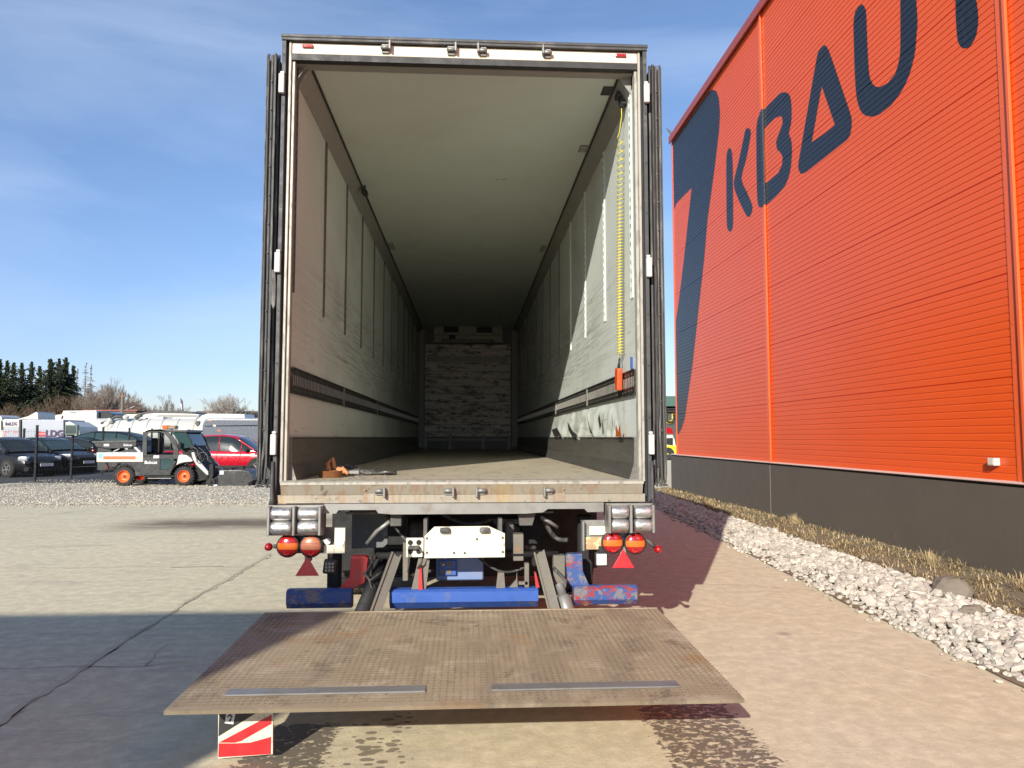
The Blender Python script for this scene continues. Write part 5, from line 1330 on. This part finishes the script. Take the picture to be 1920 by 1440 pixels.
b.build_split('loader_hose', m_gasket, uv)
b = MB(); b.prism(P8([(1115, 760), (1160, 760), (1165, 900), (1130, 960), (1105, 950)]), .0, .5, 'y'); b.prism(P8([(860, 525), (900, 520), (905, 555), (870, 560)]), -.02, .1, 'y'); b.build_split('tool_carrier', m_black, uv)
# sweeper attachment
b = MB(); b.prism(P8([(1245, 1045), (1240, 930), (1225, 920), (1290, 840), (1330, 832), (1560, 832), (1640, 850), (1690, 900), (1700, 960), (1640, 1000), (1632, 1045)]), -.15, 1.5, 'y', .02); sw = b.build('sweeper_hood', m_tool, uv)
b = MB(); b.box(t8(1290, 0)[0], t8(1340, 0)[0], -.156, -.151, t8(0, 890)[1], t8(0, 840)[1]); b.build('hood_sticker', m_decalw, sw)
b = MB(); b.prism(P8([(1160, 780), (1640, 775), (1640, 800), (1160, 810)]), .1, .25, 'y'); b.prism(P8([(1360, 800), (1400, 800), (1405, 840), (1375, 840)]), .0, .1, 'y'); b.prism(P8([(1520, 780), (1550, 780), (1560, 835), (1525, 835)]), .0, .1, 'y'); b.prism(P8([(1100, 930), (1240, 920), (1240, 945), (1100, 960)]), .1, .2, 'y'); b.build_split('sweeper_frame', m_black, sw)
c = t8(1150, 1005); b = MB(); b.lathe([(0, .06), (.05, .06), (.05, .03), (.10, .03), (.14, .04), (.15, .02), (.15, -.03), (.10, -.04)], (c[0], -.12, .15), (0, -1, 0), 24); b.build('caster_wheel', m_tyre, sw)
b = MB(); b.prism(P8([(1195, 1015), (1240, 1015), (1240, 1045), (1195, 1045)]), -.2, .0, 'y'); b.build('caster_bracket', m_decalw, sw)
b = MB(); c0 = t8(1600, 930); b.cyl((c0[0], -.1, .20), (c0[0], 1.45, .20), .22, n=24); b.build('brush_roll', m_black, sw)

# black tray machine behind it
r = thing('utility_vehicle', (at(165, 29.2), 29.2, -.19), 'second utility machine with raised dark tray behind the white load bed', 'utility vehicle')
s_ = 1387 / 29.2
def q7(x, y): q = wpt(x / 7.385, 760 + y / 7.385, 29.2); return (q[0] - r.location.x, q[1] + .19)
b = MB(); b.prism([q7(*p) for p in ((1285, 500), (1885, 490), (1885, 560), (1800, 590), (1500, 600), (1330, 570))], 0, 1.4, 'y', .01); tray = b.build('tray', m_tool, r)
b = MB(); b.prism([q7(*p) for p in ((1280, 495), (1885, 485), (1885, 512), (1285, 520))], -.03, 1.43, 'y', .006); b.build('tray_rim', m_gasket, tray)
b = MB(); c = q7(1475, 550); b.box(c[0] - .1, c[0] + .1, -.006, -.001, c[1] - .045, c[1] + .045, .002); b.build('tray_reflector', m_decalw, tray)
c = q7(1770, 550); text('Bobcat', .11, 'tray_lettering', m_decalw, tray, Matrix.Translation((c[0], -.006, c[1])) @ RXZ, bold=.003)
b = MB(); b.prism([q7(*p) for p in ((1330, 640), (1340, 575), (1490, 575), (1530, 640), (1650, 640), (1900, 560), (1960, 640), (1960, 900), (1330, 900))], .1, 1.3, 'y'); b.build('machine_body', m_tool, r)
b = MB(); b.tube([(*q7(1560, 640)[:1], .05, q7(1560, 640)[1]), (*q7(1650, 600)[:1], .05, q7(1650, 600)[1])], .02); b.prism([q7(*p) for p in ((1850, 585), (1880, 575), (1960, 650), (1935, 665))], .0, .04, 'y'); b.build('tray_prop', m_decalw, r)
for x in (1700, 1900):
    c = q7(x, 900); b = MB(); b.lathe([(0, .1), (.2, .1), (.34, .1), (.34, -.1)], (c[0], .1, .34), (0, -1, 0), 24); b.build('wheel', m_tyre, r)

# fence: posts with mesh
fn = thing('mesh_fence', (-16.38, 29.13, -.19), 'black steel mesh fence running away beside the parked cars', 'fence')
for i in range(-2, 7):
    y = i * 2.55; b = MB(); b.box(-.035, .035, y - .035, y + .035, -.1, 2.12, .004); b.box(-.042, .042, y - .042, y + .042, 2.12, 2.15)
    for z in (.25, .75, 1.25, 1.75): b.box(-.05, .05, y - .045, y + .045, z, z + .03)
    b.build('post', m_black, fn)
    if i < 6:
        b = MB(); z = .1
        while z < 2.0: b.box(-.0025, .0025, y, y + 2.55, z, z + .005); z += .2
        k = 0
        while k < 2.6: b.box(-.002, .002, y + k, y + k + .004, .1, 2.0); k += .1
        b.build('mesh_panel', m_black, fn)
bx = thing('meter_box', (-16.38, 31.60, 1.60), 'grey green box mounted high on the fence post over the parked cars', 'box')
b = MB(); b.box(-.24, .26, -.10, .06, .0, .42, .02); b.build('casing', m_boxgreen, bx)
b = MB(); b.box(-.20, .22, -.106, -.101, .05, .37, .004); b.build('lid', m_glassl, bx)
b = MB(); b.box(-.2, .1, -.05, .05, -.06, 0, .01); b.build('bracket', m_black, bx)
r = thing('fence_post', (at(44, 36), 36, -.18), 'lone black post between the box truck and the dark saloon', 'post')
b = MB(); b.box(-.04, .04, -.04, .04, 0, 2.1, .004); b.build('post', m_black, r)

# ------------------------------------------------------------------ far vehicles: helper in metres at a given distance
class Far:
    """side view builder: outlines in photo units, converted to real metres for an object standing Y metres away"""
    def __init__(s, name, u0, Y, label, cat, group=None):
        s.s = 1387.0 / Y; s.Y = Y; s.u0 = u0; s.zg = -.2
        s.r = thing(name, (at(u0, Y), Y, s.zg), label, cat, group)
    def p(s, u, v): q = wpt(u, v, s.Y); return (q[0] - s.r.location.x, q[1] - s.zg)
    def L(s, pts): return [s.p(*q) for q in pts]
    def pr(s, nm, pts, y0, y1, m, bev=.02, parent=None):
        b = MB(); b.prism(s.L(pts), y0, y1, 'y', bev); return b.build(nm, m, parent or s.r)
    def bx(s, nm, u0, u1, v0, v1, y0, y1, m, bev=.02, parent=None): return s.pr(nm, [(u0, v1), (u1, v1), (u1, v0), (u0, v0)], y0, y1, m, bev, parent)
    def wheels(s, us, r, y0, w):
        for u in us:
            x = s.p(u, 840)[0]; b = MB(); b.lathe([(0, .05), (r * .5, .1), (r * .6, .14), (r, .14), (r, -.14)], (x, y0 + .14, r), (0, -1, 0), 22); b.lathe([(0, .05), (r * .5, .1), (r * .6, .14), (r, .14), (r, -.14)], (x, y0 + w - .14, r), (0, 1, 0), 22); b.build('wheel', m_tyre, s.r)
def z7(l): return [(x / 7.385, 760 + y / 7.385) for x, y in l]
def z8(l): return [(230 + x / 6.857, 760 + y / 6.857) for x, y in l]
f = Far('box_truck', 8, 44, 'small lorry with white rear and silver side carrying dark red logo', 'truck')
f.bx('rear_panel', 8, 40, 786, 868, 0, .1, m_cwht); f.pr('rear_header', z7([(52, 310), (50, 205), (70, 190), (285, 195), (285, 310)]), -.06, .1, m_cwht)
f.bx('tail_lift', 8, 37, 803, 820, -.08, -.02, m_silverp); f.bx('corner_frame', 37, 40.5, 787, 866, -.1, .12, m_grey)
f.bx('side_panel', 41, 119, 787, 848, .0, 2.4, m_silverp); f.bx('chassis', 41, 150, 848, 858, .3, 2.1, m_black); f.wheels((60, 140), .45, .2, 2.0)
f.pr('cab', [(120, 862), (120, 792), (128, 790), (146, 800), (150, 830), (150, 862)], .1, 2.3, m_cwht, .05)
f.pr('roof_deflector', z7([(180, 192), (340, 150), (460, 85), (483, 110), (486, 195)]), .3, 2.1, m_cwht, .03)
for k, (u, v, d) in enumerate(((10, 810, 1), (15, 810, 1), (29, 810, -1), (33, 810, -1), (9, 816, 1))): f.pr('hazard_stripe', [(u, v + 2.4), (u + 1.8, v + 2.4), (u + 1.8 + d * 1.6, v - 2), (u + d * 1.6, v - 2)], -.09, -.085, m_stripe, 0)
c = f.p(22.5, 795); text('linkLDG', .27, 'rear_lettering', m_decalp, f.r, Matrix.Translation((c[0], -.075, c[1])) @ RXZ, bold=.01, sx=.72)
c = f.p(103, 813.5); text('LDG', .52, 'side_lettering', m_decalp, f.r, Matrix.Translation((c[0], -.04, c[1])) @ RXZ, bold=.02)
f.pr('side_logo', z7([(518, 355), (560, 360), (560, 372), (645, 372), (645, 430), (525, 430)]), -.03, -.022, m_decalr, 0)
f.pr('logo_bar', z7([(545, 392), (640, 392), (640, 400), (545, 400)]), -.036, -.031, m_decalw, 0)
f = Far('white_van', -12, 46, 'white van end cut off at the left edge of the yard', 'van')
f.pr('body', [(-60, 862), (-60, 782), (-5, 778), (3, 782), (7, 795), (7, 862)], 0, 2, m_cwht, .1); f.pr('window', [(2, 806), (2, 788), (6, 792), (6, 806)], -.01, .02, m_glass, 0); f.wheels((-20,), .36, .1, 1.8)
f = Far('lorry_cab', 88, 52, 'white lorry cab with curved air deflector behind the silver box', 'truck', 'white lorries parked in a row')
f.pr('cab', z7([(660, 205), (665, 195), (720, 150), (790, 130), (860, 125), (880, 90), (905, 78), (900, 220), (870, 700), (660, 700)]), 0, 2.4, m_cwht, .04); f.pr('side_deflector', z7([(875, 210), (870, 110), (890, 75), (960, 75), (1345, 72), (1352, 100), (1352, 700), (900, 700)]), -.12, 2.5, m_cwht, .05)
f.pr('grab_slot', z7([(862, 190), (868, 160), (885, 140), (890, 150), (878, 190)]), -.15, -.11, m_black, 0); f.pr('badge', z7([(975, 105), (990, 98), (1075, 98), (1060, 108)]), -.13, -.115, m_decalk, 0); f.wheels((100, 160), .5, 0, 2.4)
f.pr('air_duct', z7([(1352, 90), (1470, 85), (1540, 110), (1550, 150), (1500, 190), (1352, 230)]), .2, 2.2, m_glass, .05)
f = Far('tanker_lorry', 185, 50, 'long white tanker lorry with banded barrel behind the fence', 'tanker', 'white lorries parked in a row')
yc = 1.25; x0 = f.p(196, 0)[0]; x1 = f.p(383, 0)[0]; zt = f.p(0, 783)[1]; zb_ = f.p(0, 842)[1]; rad = (zt - zb_) / 2; zc = (zt + zb_) / 2
b = MB(); b.lathe([(0, -.25), (rad * .6, -.15), (rad * .93, .02), (rad, .15), (rad, x1 - x0 - .1), (rad * .9, x1 - x0 + .1), (0, x1 - x0 + .25)], (x0, yc, zc), (1, 0, 0), 40); tk = b.build('tank', m_cwht, f.r)
b = MB()
for u in (247, 272, 299, 325, 353): b.lathe([(rad + .001, -.03), (rad + .025, -.02), (rad + .025, .02), (rad + .001, .03)], (f.p(u, 0)[0], yc, zc), (1, 0, 0), 40)
b.build_split('tank_band', m_silverp, tk)
f.bx('walkway', 255, 294, 781, 785, 1.0, 1.6, m_cwht); f.bx('walkway', 312, 358, 782, 785.5, 1.0, 1.6, m_cwht); f.bx('chassis', 190, 400, 842, 852, .4, 2.1, m_black); f.wheels((215, 240, 345, 370), .5, 0, 2.5)
b = MB()
for l in ([(1350, 250), (1420, 230), (1480, 200), (1560, 150), (1690, 155)], [(1480, 210), (1500, 260), (1560, 290)], [(1840, 190), (1880, 150), (1920, 135)]):
    b.tube([(f.p(*p)[0], .5, f.p(*p)[1]) for p in z7(l)], .10, 8)
b.build_split('suction_boom', m_gasket, f.r)
b = MB()
for x, y, q in ((1400, 300, .22), (1440, 260, .3), (1480, 215, .28), (1500, 290, .25), (1550, 310, .2), (1420, 330, .2), (1705, 160, .25), (1460, 320, .26)):
    c = f.p(*z7([(x, y)])[0]); b.lathe([(0, -q * .5), (q * .7, -q * .4), (q * .8, 0), (q * .5, q * .45), (0, q * .5)], (c[0], .4, c[1]), (random.uniform(-1, 1), -.6, random.uniform(-1, 1)), 10, False)
b.build_split('pump_gear', m_cwht, f.r)
f.pr('cab', z8([(900, 700), (905, 300), (950, 180), (1010, 130), (1080, 105), (1560, 112), (1600, 300), (1600, 700)]), .1, 2.4, m_cwht, .06)
f.pr('cab_light', z8([(930, 230), (950, 200), (990, 200), (985, 240), (950, 270)]), .02, .09, m_gasket, .01)
f = Far('coach', 252, 58, 'low white coach roof with black window arch behind the tanker', 'bus')
f.pr('body', z8([(150, 175), (190, 140), (260, 105), (360, 92), (900, 100), (985, 120), (985, 700), (150, 700)]), 0, 2.4, m_cwht, .05)
f.pr('window_arch', z8([(135, 175), (160, 135), (230, 100), (330, 80), (450, 68), (760, 68), (890, 82), (950, 108), (760, 100), (400, 95), (290, 108), (210, 140), (160, 180)]), -.06, 2.5, m_gasket, .01)
f.pr('window', z8([(420, 150), (470, 122), (700, 118), (980, 125), (985, 165), (900, 175), (880, 165), (450, 160)]), -.03, .05, m_cove, .01); f.wheels((280, 350), .5, 0, 2.4)
f = Far('panel_van', 378, 40, 'slate grey panel van with small stickers behind the red pickup', 'van')
f.pr('body', z8([(1010, 380), (1020, 250), (1050, 185), (1090, 165), (1200, 160), (2200, 170), (2300, 300), (2420, 420), (2440, 760), (1010, 760)]), 0, 1.95, m_cgry, .12)
f.pr('body_crease', z8([(1060, 262), (1760, 252), (2200, 255), (2200, 262), (1060, 272)]), -.012, .01, m_glass, 0)
f.pr('side_window', z8([(2050, 210), (2200, 215), (2290, 320), (2060, 320)]), -.01, .02, m_glass, 0)
for l, m_ in (([(1115, 190), (1145, 190), (1145, 210), (1115, 210)], m_lpk), ([(1165, 250), (1200, 250), (1200, 272), (1165, 272)], m_decalw), ([(1222, 312), (1262, 312), (1262, 336), (1222, 336)], m_lpk)): f.pr('sticker', z8(l), -.02, -.013, m_, 0)
f.wheels((405, 560), .36, .02, 1.9)
# long low buildings at the back
f = Far('long_building', 175, 92, 'long low pale building with dark flat roof at the far edge', 'building')
f.bx('wall', 178, 262, 774, 850, 0, 12, m_cream); f.bx('roof', 160, 258, 770.5, 774, -.4, 12.4, m_wood); f.bx('eave', 160, 262, 769, 770.6, -.6, 12.4, m_eave)
f = Far('flat_roofed_building', 378, 95, 'low building with dark roof edge behind the grey van', 'building')
f.bx('wall', 372, 520, 775, 850, 0, 14, m_jamb); f.bx('roof', 370, 520, 771, 775, -.4, 14.4, m_gasket); f.bx('roof_unit', 400, 408, 764, 771, 2, 4, m_gasket); f.bx('window_strip', 455, 520, 778, 783, -.05, 0, m_glass)
# utility pole, flag, trees
f = Far('utility_pole', 226, 80, 'wooden utility pole with crossbar and slanting lamp arm', 'pole')
b = MB(); zt = f.p(0, 735)[1]; b.cyl((0, 0, 0), (0, 0, zt), .17, .12, n=10); pole = b.build('pole', m_wood, f.r)
b = MB(); b.box(-.65, .65, -.08, .08, zt - .45, zt - .30)
for x in (-.6, -.25, .25, .6): b.cyl((x, 0, zt - .3), (x, 0, zt - .1), .05, n=8)
b.build('crossbar', m_wood, pole)
b = MB(); b.tube([(0, 0, zt - 2.0), (.9, 0, zt - 1.6)], .04); b.box(.8, 1.35, -.12, .12, zt - 1.62, zt - 1.50, .03, Matrix.Rotation(-.45, 3, 'Y')); b.build('lamp_arm', m_gal, pole)
f = Far('feather_flag', 342, 66, 'dark feather flag with white marks above the coach roof', 'flag')
f.pr('banner', [(338, 747), (340, 747.5), (342.5, 754), (343.5, 770), (341, 770), (339, 758)], 0, .02, m_decalp, 0); f.pr('flag_mark', [(339.0, 757), (340.6, 757), (341.2, 768), (340, 768)], -.02, -.004, m_decalw, 0)
b = MB(); b.tube([(f.p(344, 820)[0], .05, 0), (f.p(343.8, 780)[0], .05, f.p(0, 780)[1]), (f.p(342, 752)[0], .05, f.p(0, 752)[1]), (f.p(339, 746.5)[0], .05, f.p(0, 746.5)[1])], .03); b.build('pole', m_black, f.r)

# right background: green-topped building and a small yellow machine seen through the gap
f = Far('shop_building', 1240, 62, 'dark grey building with green top band and outlined sign letter', 'building')
f.zg = 0.0; f.r.location.z = 0
f.bx('wall', 1215, 1420, 772, 866, 0, 12, m_grey); f.bx('fascia', 1213, 1422, 743, 762, -.3, 12.2, M('green_fascia', (.05, .11, .095), .5)); f.bx('canopy', 1213, 1422, 766, 768, -.35, 0, m_dark); f.bx('canopy', 1213, 1422, 770, 772.5, -.35, 0, m_dark)
def upath(cx, cy, a, b_, w): return [(cx - a, cy - b_)] + [(cx - a * math.cos(t), cy + b_ * .3 + a * math.sin(t)) for t in (0, .4, .8, 1.2, 1.57, 1.95, 2.35, 2.75, 3.14)] + [(cx + a, cy - b_)]
b = MB(); b.tube([(f.p(*q)[0], -.05, f.p(*q)[1]) for q in upath(1255.5, 783, 7, 7, 1)], .16, 6); sg = b.build('sign_letter', m_yellow, f.r)
b = MB(); b.tube([(f.p(*q)[0], -.17, f.p(*q)[1]) for q in upath(1255.5, 783, 7, 6.6, 1)], .11, 6); b.build('letter_face', m_decalk, sg)
f = Far('yellow_machine', 1236, 48, 'small yellow wheeled machine with red top behind the hall corner', 'machine')
f.zg = 0.0; f.r.location.z = 0
f.pr('body', [(1228, 855), (1228, 836), (1240, 834), (1300, 838), (1300, 855)], 0, 1.4, M('yellow_machine_paint', (.75, .60, .03), .4), .04)
f.pr('engine_cover', [(1232, 836), (1234, 816), (1262, 815), (1266, 824), (1268, 836)], .1, 1.3, m_cwht, .04); f.pr('grille', [(1244, 832), (1244, 822), (1262, 821), (1262, 835)], .05, .12, m_black, 0)
f.pr('canopy', [(1240, 813), (1243, 801), (1250, 800), (1260, 803), (1265, 813)], .1, 1.3, m_lred, .03); f.wheels((1252, 1290), .42, -.08, 1.55)

# ------------------------------------------------------------------ trees
def spruce(u, vtop, Y, seed, label, dense=1.0, rad=2.6, m=m_spruce, grp='spruces beyond the car park', bare=False):
    rnd = random.Random(seed); X = at(u, Y); H = wpt(u, vtop, Y)[1] + .2
    r = thing('spruce_tree' if not bare else 'dead_conifer', (X, Y, -.2), label, 'tree', grp if not bare else None)
    b = MB(); b.cyl((0, 0, 0), (0, 0, H * .97), .22 if not bare else .14, .02, n=8); b.build('trunk', m_bark, r)
    V = []; F = []; C = []; z = H * (.08 if not bare else .15)
    bb = MB() if bare else None
    while z < H - .15:
        k = (H - z) / H; R_ = rad * 2.0 * (min(k, .75) ** 1.05) * rnd.uniform(.6, 1.25) + .05
        n = int((10 if not bare else 6) * dense) + 2; lob = rnd.uniform(0, 6.28)
        for i in range(n):
            a = rnd.uniform(0, 6.283); ln = (1 + .55 * math.cos(a - lob) + .35 * noise.noise(Vector((math.cos(a) * 1.5, z * .9, seed)))) * R_ * rnd.uniform(.35, 1.15); dr = -.28 * ln + (.25 if k < .15 else 0)
            d = Vector((math.cos(a), math.sin(a), 0)); s_ = Vector((-d.y, d.x, 0))
            if bare:
                p = Vector((0, 0, z)); bb.tube([p, p + d * ln * .5 + Vector((0, 0, dr * .2)), p + d * ln + Vector((0, 0, dr))], .02, 3, False, [.035, .025, .01])
                for _ in range(3):
                    q0 = p + d * ln * rnd.uniform(.3, .9) + Vector((0, 0, dr * .5)); bb.tube([q0, q0 + s_ * rnd.uniform(-.5, .5) * k + Vector((0, 0, rnd.uniform(-.35, .1)))], .01, 3, False)
                continue
            m_ = max(2, int(ln / .24)); tp = min(1.0, .18 + 3.2 * k)
            for j in range(m_):
                t = (j + .6) / m_; c = Vector((0, 0, z + rnd.uniform(-.1, .1))) + d * ln * t + Vector((0, 0, dr * t * t + rnd.uniform(-.06, .06))); w = (.42 * (1.1 - t) + .14) * rnd.uniform(.6, 1.2)
                tone = rnd.uniform(.0, .75) + (.25 if t > .7 else 0)
                for sg in (-1, 1):
                    o = len(V); tip = c + s_ * sg * w * tp + d * .22 * tp + Vector((0, 0, -.16 * rnd.uniform(.4, 1.8)))
                    V.extend([tuple(c - d * .12), tuple(c + d * .2 + Vector((0, 0, -.03))), tuple(tip)]); F.append((o, o + 1, o + 2)); C.extend([tone, tone, tone, 1] * 3)
                o = len(V); V.extend([tuple(c + s_ * .10), tuple(c - s_ * .10), tuple(c + d * .1 + Vector((rnd.uniform(-.1, .1), 0, -.42)))]); F.append((o, o + 1, o + 2)); C.extend([tone * .5] * 3 + [1] + [tone * .5] * 3 + [1] + [tone * .5] * 3 + [1])
        z += rnd.uniform(.20, .34) if not bare else rnd.uniform(.28, .5)
    if bare: bb.build('branches', m_twig, r)
    else: mesh_np('crown', V, F, m, r, colors=C)
SP = [(-8, 672, 104, 3.0, 'spruce cut by the left edge, its top at the frame side'), (6, 676, 112, 2.6, 'spruce standing just right of the edge spruce'), (18, 678, 108, 2.4, 'spruce with pointed top, third from the left'),
      (34, 681, 112, 2.1, 'narrow spruce left of the gap in the row'), (52, 678, 110, 2.3, 'slim spruce with pale gaps right of the narrow one'), (68, 685, 114, 2.4, 'lower spruce between the slim and the widest one'),
      (88, 670, 104, 3.3, 'widest and darkest spruce in the middle of the row'), (104, 672, 112, 2.4, 'spruce leaning on the right flank of the widest one'), (117, 669, 107, 2.9, 'tall spruce forming the right end of the dense row'), (131, 684, 112, 1.7, 'short thin spruce beside the dead conifers')]
for i, (u, v, Y, rd, lb) in enumerate(SP): spruce(u, v, Y, 40 + i, lb, 1.15 if rd > 2.5 else .85, rd)
spruce(155, 679, 108, 70, 'left of two bare dead conifers right of the spruces', 1, 1.7, bare=True); spruce(165, 682, 108, 71, 'right of two bare dead conifers right of the spruces', 1, 1.6, bare=True)
spruce(139, 688, 110, 73, 'half bare young conifer left of the dead pair', 1, 1.1, bare=True)
def bare_tree(u, vtop, Y, seed, label, spread=.5, m=m_twig, multi=4, grp='bare trees behind the lorries', depth=6, name='bare_tree'):
    rnd = random.Random(seed); X = at(u, Y); H = wpt(u, vtop, Y)[1] + .2
    r = thing(name, (X, Y, -.2), label, 'tree', grp)
    tb = MB(); cb = MB()
    def grow(p, d, ln, rad, k):
        q = p + d * ln; mid = p + d * ln * .5 + Vector((rnd.uniform(-1, 1), rnd.uniform(-1, 1), 0)) * ln * .06
        (tb if k >= depth - 0 else cb).tube([p, mid, q], rad, 4 if k > 2 else 3, False, [rad, rad * .85, rad * .68])
        if k == 0: return
        for _ in range(rnd.choice((2, 3, 3)) if k > 1 else 3):
            nd = (d + Vector((rnd.uniform(-1, 1), rnd.uniform(-1, 1), rnd.uniform(-.1, .75))) * spread * .8).normalized()
            grow(p.lerp(q, rnd.uniform(.6, 1)), nd, ln * rnd.uniform(.62, .86), max(.010, rad * .55), k - 1)
    for i in range(multi):
        d = Vector((rnd.uniform(-.3, .3), rnd.uniform(-.3, .3), 1)).normalized() if multi > 1 else Vector((0, 0, 1))
        grow(Vector((rnd.uniform(-.3, .3) * (multi > 1), 0, 0)), d, H * .25, .010 * H + .02, depth)
    t = tb.build('trunk', m_bark, r); c = cb.build('crown', m, r)
    top = max(v.co.z for v in c.data.vertices); k = H / top
    for o in (t, c):
        for v in o.data.vertices: v.co *= k
BT = [(183, 716, 100, .42, 'bare brown tree right of the dead conifers'), (199, 722, 104, .4, 'second bare tree leftwards of the utility pole'), (211, 706, 110, .36, 'tallest bare tree just left of the utility pole'),
      (240, 733, 100, .5, 'broad bushy bare tree right of the utility pole'), (254, 741, 96, .5, 'low bare tree at the right end of the bushy group'), (318, 738, 100, .38, 'small reddish bare tree left of the feather flag'),
      (172, 735, 96, .5, 'low bare scrub tree below the dead conifers')]
for i, (u, v, Y, s_, lb) in enumerate(BT): bare_tree(u, v, Y, 90 + i, lb, s_)
bare_tree(430, 735, 92, 120, 'round pale bare tree above the grey van', 1.0, m_twig2, 5)
for i, (u, v, Y, lb) in enumerate(((8, 752, 98, 'brown bare bush at the left edge under the spruces'), (30, 758, 98, 'low brown bush second from the left edge'), (62, 755, 96, 'brown bush below the lower spruce'), (98, 738, 98, 'tall pale brown bush before the widest spruce'), (125, 732, 98, 'tall thin brown bush below the right spruces'), (148, 748, 96, 'bare bush at the foot of the dead conifers'))):
    bare_tree(u, v, Y, 150 + i, lb, .6, m_brush, 5, 'brown bushes under the spruces', 4, 'bare_bush')
bare_tree(272, 757, 110, 170, 'faint low bush line right of the low bare tree', .6, m_twig, 5, None, 4, 'bare_bush')
